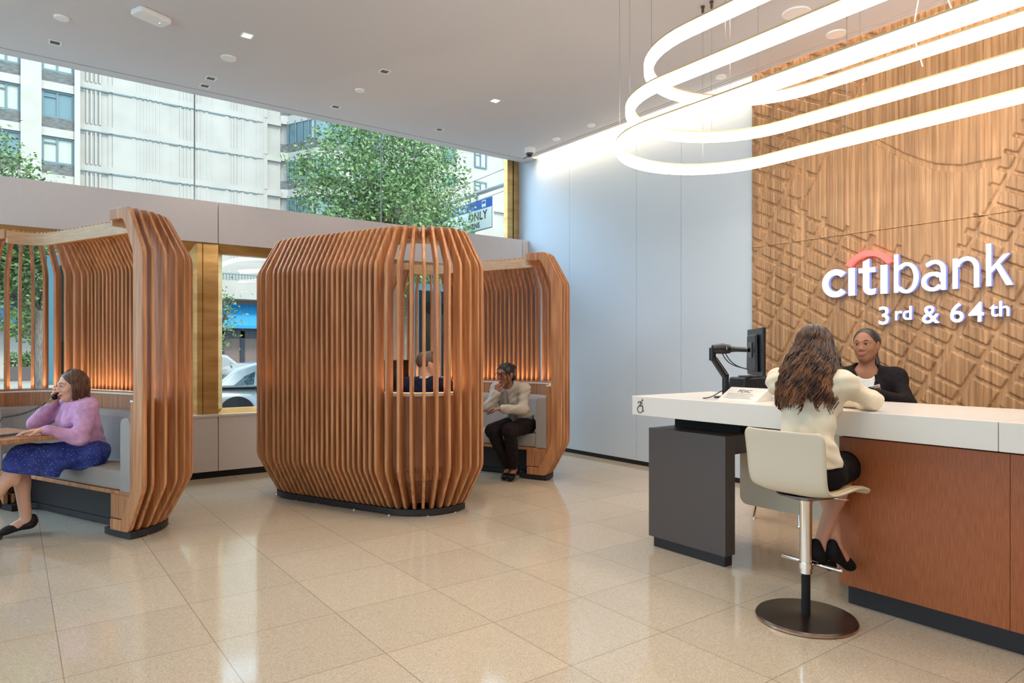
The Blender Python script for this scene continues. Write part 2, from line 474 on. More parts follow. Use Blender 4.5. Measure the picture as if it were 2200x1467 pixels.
# accent-side wall: flat panels with fine vertical joints
b = MB()
ys = [8.0, 6.83, 5.62, 4.95, 3.75, 2.5, 1.2, -0.1, -1.5, YB]
for i in range(len(ys) - 1):
    b.box(XW, XW + 0.03, ys[i + 1] + 0.002, ys[i] - 0.002, 0.052, CEIL + 0.28)
b.box(XW + 0.03, XW + 0.2, YB, 8.1, 0, CEIL + 0.3)
struct(b.build('wall_right', M['bluewall']))
struct(MB().box(XW + 0.005, XW + 0.028, YB, 7.7, 0, 0.047).build('baseboard_right', M['blackmatte']))
struct(MB().box(5.905, 5.925, YB, 4.02, CEIL + 0.06, CEIL + 0.09).build('trim_3', M['cove']))
struct(MB().box(5.905, 5.925, 4.06, 7.5, CEIL + 0.02, CEIL + 0.05).build('trim_40', M['covewarm']))       # the wall-wash lamp up in the ceiling cove

# linear wall washers set in the ceiling cove
for nm, y0, y1, en in (('wall_washer', 4.06, 7.5, 9), ('wall_washer', 0.0, 4.02, 9)):
    ld = bpy.data.lights.new(nm, 'AREA'); ld.shape = 'RECTANGLE'; ld.size = 0.04; ld.size_y = y1 - y0; ld.energy = en; ld.color = (1, 0.78, 0.55); ld.spread = math.radians(120)
    lo = bpy.data.objects.new(nm, ld); COL.objects.link(lo); lo.location = (5.87, (y0 + y1) / 2, CEIL - 0.012)
    lo.rotation_euler = Euler((0, math.radians(-20), 0))
# window wall
b = MB()
seams = [-5.2, -4.37, -2.32, -0.27, 1.783, 3.838, 5.893, 6.0]
for i in range(len(seams) - 1):
    b.box(seams[i] + 0.004, seams[i + 1] - 0.004, YF, YF + 0.03, 2.51, 2.95)
b.box(XL, XW, YF + 0.03, YG + 0.05, 2.53, 2.93)
struct(b.build('wall_back', M['fascia']))
b = MB()
for i in range(len(seams) - 1):
    b.box(seams[i] + 0.004, seams[i + 1] - 0.004, YF, YF + 0.03, 0.07, 0.655)
b.box(XL, XW, YF + 0.03, YG + 0.05, 0.0, 0.655)
struct(b.build('trim_4', M['fascia']))
struct(MB().box(XL, XW, YF - 0.01, YG - 0.05, 0.655, 0.675).build('trim_5', M['corian']))
struct(MB().box(XL, XW, YF + 0.012, YF + 0.03, 0.0, 0.068).build('baseboard_back', M['blackmatte']))
# clerestory panes
cx = [-5.2, -2.9, -0.62, 1.60, 3.81, 5.79]
for i in range(len(cx) - 1):
    w = struct(MB().box(cx[i] + 0.006, cx[i + 1] - 0.006, YG, YG + 0.012, 2.93, CEIL + 0.28).build('window_%d' % (i + 1), M['glass']))
struct(MB().box(5.79, 5.885, YG - 0.03, YG + 0.06, 2.93, CEIL + 0.28).box(5.905, 6.0, YG - 0.03, YG + 0.06, 2.93, CEIL + 0.28).build('trim_6', M['bronze']))
struct(MB().box(5.885, 5.905, YG - 0.01, YG + 0.05, 2.93, CEIL + 0.28).build('trim_7', M['black']))
for i, x in enumerate(cx[1:-1]):
    struct(MB().box(x - 0.006, x + 0.006, YG - 0.002, YG + 0.014, 2.93, CEIL + 0.28).build('trim_%d' % (8 + i), M['grey']))
# lower windows: bronze mullions with bevelled frames
mc = [-4.45, -2.4, -0.35, 1.70, 3.75, 5.80]
k = 12
for x in mc:
    b = MB()
    b.box(x - 0.115, x - 0.06, YF + 0.07, YG, 0.675, 2.52)
    b.box(x - 0.055, x + 0.10, YF + 0.07, YG, 0.675, 2.52)
    b.box(x - 0.06, x - 0.055, YF + 0.09, YG, 0.675, 2.52)
    struct(b.build('trim_%d' % k, M['bronze'], bevel=0.004)); k += 1
for i in range(len(mc) - 1):
    x0, x1 = mc[i] + 0.10, mc[i + 1] - 0.115
    f = MB()
    y0, y1 = YF + 0.08, YG - 0.03
    za, zb = 0.675, 2.52
    # bevelled frame: a ring between outer rectangle (front) and inner rectangle (back)
    o = [(x0, za), (x1, za), (x1, zb), (x0, zb)]; q = [(x0 + 0.055, za + 0.05), (x1 - 0.055, za + 0.05), (x1 - 0.055, zb - 0.10), (x0 + 0.055, zb - 0.10)]
    vs_ = [(a, y0, c) for a, c in o] + [(a, y0 + 0.06, c) for a, c in q] + [(a, y1, c) for a, c in o] + [(a, y1, c) for a, c in q]
    fs_ = []
    for j in range(4):
        n = (j + 1) % 4
        fs_ += [(j, n, 4 + n, 4 + j), (4 + j, 4 + n, 12 + n, 12 + j), (12 + j, 12 + n, 8 + n, 8 + j), (8 + j, 8 + n, n, j)]
    f.add(vs_, fs_)
    fr = struct(f.build('window_%d' % (10 + i), M['bronze']))
    pn = MB().box(x0 + 0.05, x1 - 0.05, y1 - 0.02, y1 - 0.01, za + 0.045, zb - 0.095).build('pane', M['glass'], fr)

# ------------------------------------------------------------------ ceiling fittings
CX = [0.31, 1.61, 2.92, 4.23, 5.63]
def disc(x, y, r, label, group=None):
    o = MB().lathe([(r * 0.5, 0.0), (r, 0.0), (r, -0.008), (r * 0.9, -0.016), (r * 0.3, -0.018)], 28, (x, y, CEIL)).build('sprinkler_cover', M['white'], smooth=False, auto=40)
    return tag(o, label, 'sprinkler cover', group)
disc(0.326, 6.637, 0.055, 'white round sprinkler cover on the ceiling nearest the left picture edge')
disc(2.921, 6.629, 0.05, 'white round sprinkler cover on the ceiling above the middle of the window strip')
disc(5.62, 6.654, 0.055, 'white round sprinkler cover close to the black dome camera')
disc(5.612, 5.995, 0.05, 'white round sprinkler cover farther along the ceiling slot from the dome camera')
disc(5.66, 4.174, 0.055, 'white round sprinkler cover inside the loop of the top ring light')
def speaker(x, y, r, label):
    t = empty('ceiling_speaker', (x, y, CEIL), 0, label, 'ceiling speaker')
    MB().lathe([(r * 0.82, 0), (r, 0), (r, -0.006), (r * 0.95, -0.012), (r * 0.82, -0.012)], 32).build('trim_ring', M['white'], t, auto=40)
    MB().lathe([(r * 0.5, 0.0), (r * 0.8, 0.0), (r * 0.8, -0.008), (r * 0.2, -0.009)], 32).build('grille', M['grey'] if r > 0.08 else M['wallpaint'], t, auto=40)
speaker(1.621, 6.629, 0.07, 'small round white ceiling speaker between two square downlights at upper left')
speaker(5.085, 3.028, 0.11, 'larger round ceiling speaker above the ring lights')
speaker(5.696, 3.023, 0.085, 'smaller round ceiling speaker right of the larger one above the ring lights')
# wireless access point
t = empty('access_point', (0.908, 6.141, CEIL), math.radians(23), 'white rounded rectangular wireless access point on the ceiling', 'access point')
pts = []
for cx_, cy_, a0 in ((0.10, 0.045, 0), (-0.10, 0.045, 90), (-0.10, -0.045, 180), (0.10, -0.045, 270)):
    pts += [(cx_ + 0.035 * math.cos(math.radians(a0 + a)), cy_ + 0.035 * math.sin(math.radians(a0 + a))) for a in range(0, 91, 15)]
MB().prism(pts, -0.045, 0).build('housing', M['white'], t, bevel=0.012, seg=3)
MB().lathe([(0.006, -0.001), (0.006, 0.001)], 12, (0.07, 0.0, -0.046)).build('indicator_lamp', mat('indicator', (120, 160, 255), 0.4, emit=(0.3, 0.5, 1), estr=2), t)
# square downlights
def downlight(x, y, lit, label, w=0.05, rz=0.0, tilt=0):
    t = empty('downlight', (x, y, CEIL), rz, label, 'downlight', None)
    f = MB()
    o = [(-w, -w), (w, -w), (w, w), (-w, w)]; q = [(a * 0.72, c * 0.72) for a, c in o]
    f.add([(a, c, -0.001) for a, c in o] + [(a, c, -0.007) for a, c in [(p * 0.97, r_ * 0.97) for p, r_ in o]] + [(a, c, -0.005) for a, c in q] + [(a, c, -0.0005) for a, c in q],
          [(j, (j + 1) % 4, 4 + (j + 1) % 4, 4 + j) for j in range(4)] + [(4 + j, 4 + (j + 1) % 4, 8 + (j + 1) % 4, 8 + j) for j in range(4)] + [(8 + j, 8 + (j + 1) % 4, 12 + (j + 1) % 4, 12 + j) for j in range(4)])
    f.build('trim_frame', M['white'], t)
    MB().box(-w * 0.7, w * 0.7, -w * 0.7, w * 0.7, -0.0035, -0.0005).build('lens' if lit else 'reflector', M['downlamp'] if lit else M['steel'], t)
    ld = bpy.data.lights.new('downlight_beam', 'SPOT'); ld.energy = 42 if lit else 14; ld.spot_size = math.radians(88); ld.spot_blend = 0.8; ld.color = (1, 0.80, 0.58); ld.shadow_soft_size = 0.04
    lo = bpy.data.objects.new('downlight_beam', ld); COL.objects.link(lo); lo.parent = t; lo.location = (0, 0, -0.02)
    return t
downlight(1.635, 6.065, True, 'lit square downlight in the ceiling beside the access point')
downlight(4.232, 6.036, True, 'lit square downlight in the ceiling nearest the tree top')
downlight(2.921, 6.046, False, 'unlit square downlight between the two lit ones')
downlight(0.307, 7.211, False, 'unlit square downlight at far left near the window strip')
downlight(1.60, 7.231, False, 'unlit square downlight above the concrete building, farther from the window slot')
downlight(1.595, 7.47, False, 'unlit square downlight right against the window slot')
downlight(2.904, 7.243, False, 'unlit square downlight above the left edge of the tree')
downlight(4.229, 7.229, False, 'unlit square downlight above the right edge of the tree')
# spots added without fittings to brighten floor, counter and walls
for (x, y) in ((2.5, 3.7), (4.4, 4.9), (2.9, 4.4), (5.15, 1.9), (5.15, 3.3), (2.7, 0.9), (0.3, 3.2), (1.6, 1.2), (-1.4, 5.0), (0.3, 0.2), (2.3, -1.0), (-1.6, 1.5), (2.3, 3.6)):
    ld = bpy.data.lights.new('room_fill_spot', 'SPOT'); ld.energy = 42; ld.spot_size = math.radians(110); ld.spot_blend = 0.9; ld.color = (1, 0.83, 0.64); ld.shadow_soft_size = 0.05
    lo = bpy.data.objects.new('room_fill_spot', ld); COL.objects.link(lo); lo.location = (x, y, CEIL - 0.03)
# dome camera
t = empty('dome_camera', (5.60, 7.18, CEIL), 0, 'white security camera with a black dome at the ceiling corner', 'security camera')
MB().lathe([(0.03, 0), (0.072, 0), (0.072, -0.055), (0.066, -0.07), (0.05, -0.07)], 32).build('housing', M['white'], t, auto=40)
MB().lathe([(0.03, -0.069)] + [(0.052 * math.cos(math.radians(a)), -0.07 - 0.052 * math.sin(math.radians(a))) for a in range(0, 86, 12)] + [(0.002, -0.122)], 28).build('dome', mat('smoked_dome', (20, 18, 18), 0.05, coat=1.0), t, smooth=True)
# wall socket
t = empty('wall_socket', (XW, 5.30, 0.41), 0, 'white double wall socket low on the blue-white wall beside the counter', 'wall socket')
MB().box(-0.008, 0, -0.037, 0.037, -0.06, 0.06).build('cover_plate', M['white'], t, bevel=0.003)
for dz in (-0.024, 0.024):
    MB().box(-0.011, -0.008, -0.018, 0.018, dz - 0.017, dz + 0.017).build('outlet', M['corian'], t, bevel=0.003)

# ------------------------------------------------------------------ pendant ring lights
def stadium(x0, y0, w, y1, n=28):
    """path along the long oval: half width w round the axis x0, arc centres at y0 (far) and y1 (near)"""
    p = [(x0 + w * math.cos(a), y0 + w * math.sin(a)) for a in [PI * i / n for i in range(n + 1)]]
    p += [(x0 + w * math.cos(a), y1 + w * math.sin(a)) for a in [PI + PI * i / n for i in range(n + 1)]]
    return p
def ring(z, w, yc, label, cab):
    t = empty('ring_light', (3.93, yc, z), 0, label, 'ring light')
    p = [(x, y) for x, y in stadium(0, 0, w, -3.1)]
    b = MB(); n = len(p); hw = 0.029; hh = 0.038; prof = [(-hw, -hh * .6), (-hw * .6, -hh), (hw * .6, -hh), (hw, -hh * .6), (hw, hh * .7), (-hw, hh * .7)]
    def sweep(prof):
        vs_ = []
        for i, (x, y) in enumerate(p):
            tx, ty = p[(i + 1) % n][0] - p[i - 1][0], p[(i + 1) % n][1] - p[i - 1][1]
            L = math.hypot(tx, ty); nx, ny = ty / L, -tx / L
            vs_ += [(x + nx * a, y + ny * a, c) for a, c in prof]
        m_ = len(prof)
        return vs_, [(i * m_ + j, i * m_ + (j + 1) % m_, ((i + 1) % n) * m_ + (j + 1) % m_, ((i + 1) % n) * m_ + j) for i in range(n) for j in range(m_)]
    MB().add(*sweep(prof)).build('diffuser', M['ring'], t)
    MB().add(*sweep([(-hw - 0.001, hh * .7), (hw + 0.001, hh * .7), (hw + 0.001, hh), (-hw - 0.001, hh)])).build('housing', M['ringcase'], t)
    for (sx_, y) in cab:
        if y > 0:
            a = math.asin(min(1, y / w)); x = sx_ * w * math.cos(a)
        else: x = sx_ * w
        c = MB().tube([(x, y, hh), (x, y, CEIL - z - 0.004)], 0.0016, 5).build('suspension_cable', M['cable'], t)
        MB().lathe([(0.004, -0.06), (0.011, -0.05), (0.011, -0.012), (0.016, -0.01), (0.016, 0.0)], 12, (x, y, CEIL - z - 0.003)).build('cable_anchor', M['steel'], c)
    # power feed
    MB().tube([(-w * .2, -1.4 + 0.04 * math.sin(i * .9), hh + (CEIL - z - hh) * i / 10) for i in range(11)] , 0.003, 6).build('power_cable', M['white'], t)
ring(2.79, 0.646, 2.96, 'lowest of the three glowing white oval ring lights above the counter', [(-1, 0.45), (1, 0.45), (-1, -0.6), (1, -0.6), (-1, -1.7), (1, -1.7), (-1, -2.8), (1, -2.8)])
ring(3.02, 0.676, 2.82, 'middle of the three glowing white oval ring lights above the counter', [(-1, 0.5), (1, 0.5), (-1, -0.45), (1, -0.45), (-1, -1.5), (1, -1.5), (-1, -2.6), (1, -2.6)])
ring(3.25, 0.712, 2.60, 'topmost of the three glowing white oval ring lights above the counter', [(-1, 0.4), (1, 0.4), (-1, -0.3), (1, -0.3), (-1, -1.3), (1, -1.3), (-1, -2.4), (1, -2.4)])

# ------------------------------------------------------------------ carved street-map wall panel
def carve():
    Y0, Y1, Z0, Z1, h = 0.7, 4.025, 0.02, CEIL + 0.1, 0.0056
    ny = int((Y1 - Y0) / h); nz = int((Z1 - Z0) / h)
    Yv = np.linspace(Y1, Y0, ny); Zv = np.linspace(Z0, Z1, nz)
    Y, Z = np.meshgrid(Yv, Zv, indexing='ij')
    U = Y1 - Y                                              # runs along the wall from its left edge
    rs = np.random.RandomState(5)
    rib = np.floor(U / 0.0515).astype(int)
    rh = rs.uniform(0.0, 0.008, 200)
    fr = U / 0.0515 - rib
    H = 0.015 + rh[rib] + 0.009 * fr
    H = np.where(fr < 0.11, H - 0.010, H)
    # street grid
    an = math.radians(-28.5)
    s_ = U * math.cos(an) + Z * math.sin(an)                # along a street
    t_ = -U * math.sin(an) + Z * math.cos(an)               # along an avenue
    PS, PA = 0.122, 0.242
    tt = (t_ + 0.01 + 0.006 * np.sin(s_ * 3)) / PS; it = np.floor(tt).astype(int); ft = tt - it
    sa = (s_ + 0.08 + 0.01 * np.sin(t_ * 2.1)) / PA; ia = np.floor(sa).astype(int); fa = sa - ia
    skip = rs.rand(200, 200) < 0.16
    st = np.minimum(ft, 1 - ft) * PS; av = np.minimum(fa, 1 - fa) * PA
    itb = np.where(ft < 0.5, it, it + 1)
    fe = lambda d: np.clip(d / h + 0.5, 0, 1)                # one-cell edge
    dS = np.where(skip[(itb + 60) % 200, (ia + 60) % 200] & ((itb % 7) != 3), 1.0, st - np.where((itb % 7) == 3, 0.022, 0.0135))
    wide = np.where(np.where(fa < 0.5, ia, ia + 1) % 2 == 0, 0.026, 0.019)
    dA = av - wide
    dist = np.minimum(dS, dA)
    rc = 0.012                                               # rounded block corners
    cs, ca_ = rc - np.minimum(dS, rc), rc - np.minimum(dA, rc)
    dist = np.where((dS < rc) & (dA < rc), rc - np.hypot(cs, ca_), dist)
    UB = Y1 - 3.47
    dB = np.where((Z > 2.25) & (Z < 3.45), np.abs(U - UB) - 0.03, 1.0)
    rr = np.hypot(U - UB, Z - 2.72)
    dist = np.minimum(dist, dB)
    dist = np.where(rr < 0.085, np.maximum(rr - 0.085, 0.045 - rr), np.minimum(dist, rr - 0.085))
    block = fe(dist)
    # the park: no streets, uninterrupted ribs
    def side(p, q):                                         # >0 on the right-hand side going p -> q
        return (q[0] - p[0]) * (Z - p[1]) - (q[1] - p[1]) * (U - p[0])
    u = lambda y: Y1 - y
    A0, A1 = (u(2.66), 4.08), (u(3.44), 2.78)
    D0, D1 = (u(3.44), 2.66), (u(2.22), 2.03)
    R0, R1 = (u(2.226), 2.10), (u(1.775), 3.021)
    cu = [u(v) for v in (3.10, 2.837, 2.552, 2.342, 2.164, 1.992, 1.911, 1.0)]; cz = [3.36, 3.189, 2.971, 2.851, 2.801, 2.801, 2.80, 2.80]
    CZ = np.interp(U, cu, cz)
    inA = side(A0, A1) > 0; inR = side(R0, R1) > 0; inD = side(D0, D1) > 0
    park1 = (side(A0, A1) > 0.0) & (side(D0, D1) > 0.0) & (side(R0, R1) > 0.0) & (Z < CZ - 0.055)
    R2, R3 = (u(1.935), 2.74), (u(1.60), 3.34)
    park2 = (side(A0, A1) > 0.0) & (Z > CZ) & (side(R2, R3) > 0.0)
    curve = (Z > CZ - 0.055) & (Z <= CZ) & (side(A0, A1) > 0)
    curve_d = np.minimum(np.abs(Z - (CZ - 0.0275)) - 0.0275, 1.0)
    Hp = H
    H = 0.004 + (H - 0.004) * block
    inpark = (park1 | park2)
    H = np.where(inpark, Hp, H)
    cz_on = (side(A0, A1) > 0) & (U < u(1.90))
    H = np.where(cz_on, 0.004 + (H - 0.004) * fe(curve_d), H)
    # a hairline joint between the upper and the lower panel
    iz = int((2.385 - Z0) / h)
    t = empty('carved_wall_panel', (5.965, 0, 0), 0, 'tall oak wall panel carved with ribs and a street map relief behind the sign', 'wall panel')
    def patch(name, k0, k1):
        sub = H[:, k0:k1]; n0, n1 = sub.shape
        X = -sub
        Zs = Z[:, k0:k1].copy()
        if k0 > 0: Zs[:, 0] -= h * 1.55
        P = np.stack([X, Y[:, k0:k1], Zs], -1)
        # closing rim
        P2 = P.copy()
        verts = P.reshape(-1, 3)
        i = np.arange(n0 * n1).reshape(n0, n1)
        q = np.stack([i[:-1, :-1], i[:-1, 1:], i[1:, 1:], i[1:, :-1]], -1).reshape(-1, 4)
        rim = np.concatenate([i[0, :], i[1:, -1], i[-1, -2::-1], i[-2:0:-1, 0]])
        back = verts[rim].copy(); back[:, 0] = 0.03
        m = len(verts); bi = m + np.arange(len(rim))
        rq = np.stack([rim, np.roll(rim, -1), np.roll(bi, -1), bi], 1)
        verts = np.concatenate([verts, back]); Q = np.concatenate([q[:, ::-1], rq[:, ::-1]])
        me = bpy.data.meshes.new(name)
        me.vertices.add(len(verts)); me.vertices.foreach_set('co', verts.astype(np.float32).ravel())
        me.loops.add(4 * len(Q)); me.loops.foreach_set('vertex_index', Q.ravel().astype(np.int32))
        me.polygons.add(len(Q)); me.polygons.foreach_set('loop_start', np.arange(0, 4 * len(Q), 4, dtype=np.int32))
        me.update(calc_edges=True)
        o = link(name, me, M['carved'], t)
        return o
    patch('lower_panel', 0, iz); patch('upper_panel', iz + 1, nz)
carve()

# ------------------------------------------------------------------ illuminated sign
SX = 5.915
def strokes_mesh(polys, depth):
    b = MB()
    for p in polys: b.prism(p, -depth / 2, depth / 2, 'x')
    return b
def arc(cx_, cz_, rx, rz_, a0, a1, n=20):
    return [(cx_ + rx * math.cos(math.radians(a0 + (a1 - a0) * i / n)), cz_ + rz_ * math.sin(math.radians(a0 + (a1 - a0) * i / n))) for i in range(n + 1)]
def band(path_o, path_i): return path_o + path_i[::-1]
sign = empty('illuminated_sign', (SX, 3.26, 1.84), 0, 'glowing white letters with a red arc on the carved oak wall', 'sign')
# letters are drawn in (s, z): s to the right along the wall, z up from the baseline; x-height .29
def letter(name, polys, mt='signlit'):
    b = MB(); c = MB()
    for p in polys:
        q = [(-s_, z_) for s_, z_ in p]
        b.prism(q, -0.022, -0.018, 'x'); c.prism(q, -0.018, 0.022, 'x')
    o = b.build('letter_' + name, M[mt], sign)
    c.build('letter_side', M['signside'] if mt == 'signlit' else M['signred'], o)
    return o
XH = 0.236
def ringpoly(cx_, cz_, rx, rz_, tx, tz, a0, a1, n=28): return band(arc(cx_, cz_, rx, rz_, a0, a1, n), arc(cx_, cz_, rx - tx, rz_ - tz, a0, a1, n))
def bar(x0, x1, z0, z1): return [(x0, z0), (x1, z0), (x1, z1), (x0, z1)]
letter('c', [ringpoly(0.124, 0.116, 0.123, 0.124, 0.056, 0.050, 44, 316)])
letter('i', [bar(0.240, 0.294, -0.002, 0.238)])
letter('t', [[(0.366, 0.055), (0.418, 0.055), (0.418, 0.303), (0.366, 0.282)], bar(0.328, 0.468, 0.186, 0.227),
             band(arc(0.432, 0.060, 0.066, 0.067, 180, 272, 12), arc(0.432, 0.060, 0.014, 0.020, 180, 272, 12)), [(0.434, -0.007), (0.466, 0.002), (0.474, 0.047), (0.434, 0.040)]])
letter('i', [bar(0.512, 0.566, -0.003, 0.237)])
T_ = 0.036
letter('b', [bar(0.621, 0.653, -0.002, 0.314), ringpoly(0.716, 0.114, 0.093, 0.127, T_, 0.028, -133, 133), ringpoly(0.716, 0.114, 0.093, 0.127, T_ * .5, 0.028, 131, 229, 12)])
letter('a', [bar(0.973, 1.007, -0.004, 0.155), ringpoly(0.925, 0.155, 0.082, 0.082, 0.034, 0.030, 0, 128, 16), [(0.862, 0.212), (0.876, 0.222), (0.892, 0.196), (0.872, 0.184)],
             ringpoly(0.912, 0.066, 0.083, 0.077, T_, 0.030, 40, 330, 24), ringpoly(0.94, 0.066, 0.055, 0.076, 0.03, 0.029, 0, 95, 8)])
letter('n', [bar(1.056, 1.090, -0.002, 0.231), ringpoly(1.150, 0.148, 0.085, 0.091, 0.034, 0.030, 0, 166, 20), bar(1.201, 1.235, -0.002, 0.150)])
letter('k', [bar(1.281, 1.313, 0, 0.318), [(1.313, 0.098), (1.313, 0.136), (1.392, 0.230), (1.431, 0.232)], [(1.344, 0.138), (1.368, 0.164), (1.451, 0.0), (1.409, 0.0)]])
pa = ringpoly(0.408, 0.145, 0.230, 0.230, 0.047, 0.047, 33, 147, 26)
pa[0] = (0.600, 0.262); pa[26] = (0.212, 0.274)
letter('arc', [pa], 'signred')
# second line
def txt(body, size, s0, z0, name):
    cu = bpy.data.curves.new('t', 'FONT'); cu.body = body; cu.size = size; cu.extrude = 0.018; cu.offset = size * 0.009; cu.resolution_u = 5
    tmp = bpy.data.objects.new('t', cu); COL.objects.link(tmp)
    dg = bpy.context.evaluated_depsgraph_get()
    me = bpy.data.meshes.new_from_object(tmp.evaluated_get(dg))
    bpy.data.objects.remove(tmp)
    me.transform(Matrix(((0, 0, -1, 0), (-1, 0, 0, -s0), (0, 1, 0, z0), (0, 0, 0, 1))))
    me.materials.clear(); me.materials.append(M['signlit']); me.materials.append(M['signside'])
    for pl in me.polygons: pl.material_index = 0 if pl.normal.x < -0.9 else 1
    o = bpy.data.objects.new(name, me); COL.objects.link(o); o.parent = sign
    return o
txt('3', 0.212, 0.485, -0.260, 'numeral_three')
txt('rd', 0.160, 0.618, -0.229, 'letters_rd')
txt('&', 0.205, 0.830, -0.262, 'ampersand')
txt('6', 0.212, 1.030, -0.261, 'numeral_six')
txt('4', 0.212, 1.163, -0.262, 'numeral_four')
txt('th', 0.160, 1.303, -0.227, 'letters_th')

# ------------------------------------------------------------------ slatted booths
L_ = 1.185; A_ = 0.06
def frames(n=12, end=True):
    fr = []
    if end: fr.append((-A_, 0, -90))
    fr += [(0, 0, -90 + 90 * i / n) for i in range(n + 1)]
    fr += [(0, L_, 90 * i / n) for i in range(n + 1)]
    if end: fr.append((-A_, L_, 90))
    return fr
def sweep(prof, fr=None, caps=True):
    """prof: (r, z) polygon swept along the booth's plan"""
    fr = fr or frames(); m = len(prof); v = []
    for cx_, cy_, a in fr:
        ca, sa = math.cos(math.radians(a)), math.sin(math.radians(a))
        v += [(cx_ + r * ca, cy_ + r * sa, z) for r, z in prof]
    f = [(i * m + j, i * m + (j + 1) % m, (i + 1) * m + (j + 1) % m, (i + 1) * m + j) for i in range(len(fr) - 1) for j in range(m)]
    if caps: f += [tuple(range(m))[::-1], tuple((len(fr) - 1) * m + j for j in range(m))]
    return MB().add(v, f)
SLAT = [(.20, .055), (.405, .055), (.425, .065), (.440, .085), (.590, .365), (.60, .40), (.602, .44), (.602, 2.02), (.600, 2.05), (.590, 2.085), (.447, 2.35), (.432, 2.372), (.408, 2.387), (.38, 2.39), (.19, 2.39),
        (.19, 2.31), (.362, 2.31), (.378, 2.30), (.390, 2.285), (.494, 2.075), (.50, 2.05), (.502, 2.02), (.502, .44), (.50, .41), (.492, .385), (.372, .155), (.358, .14), (.338, .133), (.20, .133)]
def slat_mesh(th, deep=0.0):
    p = [(r - (deep if i > 15 and i < 27 else 0), z) for i, (r, z) in enumerate(SLAT)]
    return MB().prism(p, -th / 2, th / 2, 'y')
def booth(loc, rz, label):
    t = empty('seating_booth', loc, math.radians(rz), label, 'booth')
    first = None
    st = []
    for i in range(0, 9): st.append((0, 0, -90 + 10 * i))
    for i in range(21): st.append((0, L_ * i / 20, 0))
    for i in range(1, 10): st.append((0, L_, 10 * i))
    proto = slat_mesh(0.023).build('slat', M['oak'], t, bevel=0.004, seg=2)
    for i, (x, y, a) in enumerate(st):
        s = proto if i == 0 else proto.copy()
        if i: COL.objects.link(s); s.parent = t
        s.location = (x, y, 0); s.rotation_euler = (0, 0, math.radians(a))
    e = slat_mesh(0.034, 0.018).build('end_post', M['oak'], t, bevel=0.004)
    e.location = (-A_, 0, 0); e.rotation_euler = (0, 0, math.radians(-90))
    e2 = e.copy(); COL.objects.link(e2); e2.parent = t; e2.location = (-A_, L_, 0); e2.rotation_euler = (0, 0, math.radians(90))
    sweep([(.172, 2.272), (.20, 2.272), (.20, 2.374), (.172, 2.374)]).build('roof_rim', M['oak_pale'], t, bevel=0.002)
    pl = sweep([(.10, 0.008), (.425, 0.008), (.425, .055), (.10, .055)]).build('plinth', M['plinth'], t)
    for (cx_, cy_, a) in ((0, 0, -80), (0, 0, -35), (0, .1, 0), (0, .35, 0), (0, .8, 0), (0, L_, 0), (0, L_, 45), (0, L_, 80)):
        ca, sa = math.cos(math.radians(a)), math.sin(math.radians(a))
        MB().lathe([(.009, 0), (.011, .002), (.011, .006), (.006, .010)], 10, (cx_ + .425 * ca, cy_ + .425 * sa, 0)).build('levelling_foot', M['chrome'], pl)
    sweep([(.478, .985), (.478, .415), (.33, .09), (.31, .09), (.456, .42), (.456, .985)]).build('outer_panel', M['oak_panel'], t)
    sweep([(.425, .30), (.454, .30), (.454, .985), (.425, .985)]).build('inner_panel', M['oak_panel'], t)
    sweep([(.42, .986), (.485, .986), (.485, 1.0), (.42, 1.0)]).build('ledge', M['corian'], t, bevel=0.002)
    sweep([(.446, 1.0), (.452, 1.0), (.452, 1.015), (.446, 1.015)]).build('ledge_lip', M['oak_panel'], t)
    sweep([(.468, 1.0), (.485, 1.0), (.485, 1.014), (.468, 1.014)]).build('ledge_edge', M['corian'], t)
    sweep([(.454, 1.001), (.466, 1.001), (.466, 1.005), (.454, 1.005)], frames(end=False)).build('light_strip', M['led'], t)
    # bench
    def region(r, x0=-A_, n=10):
        p = [(x0, -r)] + [(r * math.cos(math.radians(a)), r * math.sin(math.radians(a))) for a in [-90 + 90 * i / n for i in range(n + 1)]]
        p += [(r * math.cos(math.radians(a)), L_ + r * math.sin(math.radians(a))) for a in [90 * i / n for i in range(n + 1)]] + [(x0, L_ + r)]
        return p
    MB().prism(region(.305, -0.045), .335, .475).build('seat_cushion', M['fabric'], t, bevel=0.02, seg=3)
    MB().prism(region(.42, -0.05), .305, .333).build('seat_board', M['oak'], t, bevel=0.003)
    MB().box(.10, .12, -.36, L_ + .36, .06, .304).build('bench_support', M['plinth'], t)
    sweep([(.295, .335), (.422, .335), (.422, .82), (.410, .855), (.385, .868), (.335, .868), (.310, .855), (.297, .82)]).build('back_cushion', M['fabric'], t, bevel=0.006)
    for sgn, yy in ((-1, 0), (1, L_)):
        P = [(.17, .06), (.40, .10), (.452, .41), (.486, .42), (.486, .90), (.425, .90), (.425, .333), (.17, .333)]
        P = [(.19, .14), (.35, .14), (.486, .41), (.486, .90), (.43, .90), (.43, .31), (.19, .31)]
        MB().prism([(yy + sgn * r, z) for r, z in P], -A_ - 0.006, -A_ + 0.014, 'x').build('end_panel', M['oak_panel'], t, bevel=0.002)
    return t
TH = 23.55
booth((2.897 - .3995 * L_, 5.269 + .9167 * L_, 0), TH + 180, 'central slatted oak booth seen from its curved closed back')
booth((0.567, 5.934, 0), TH, 'slatted oak booth at far left where the person in purple sits')
booth((4.373, 5.883, 0), TH, 'rearmost slatted oak booth, partly hidden, against the blue-white wall')

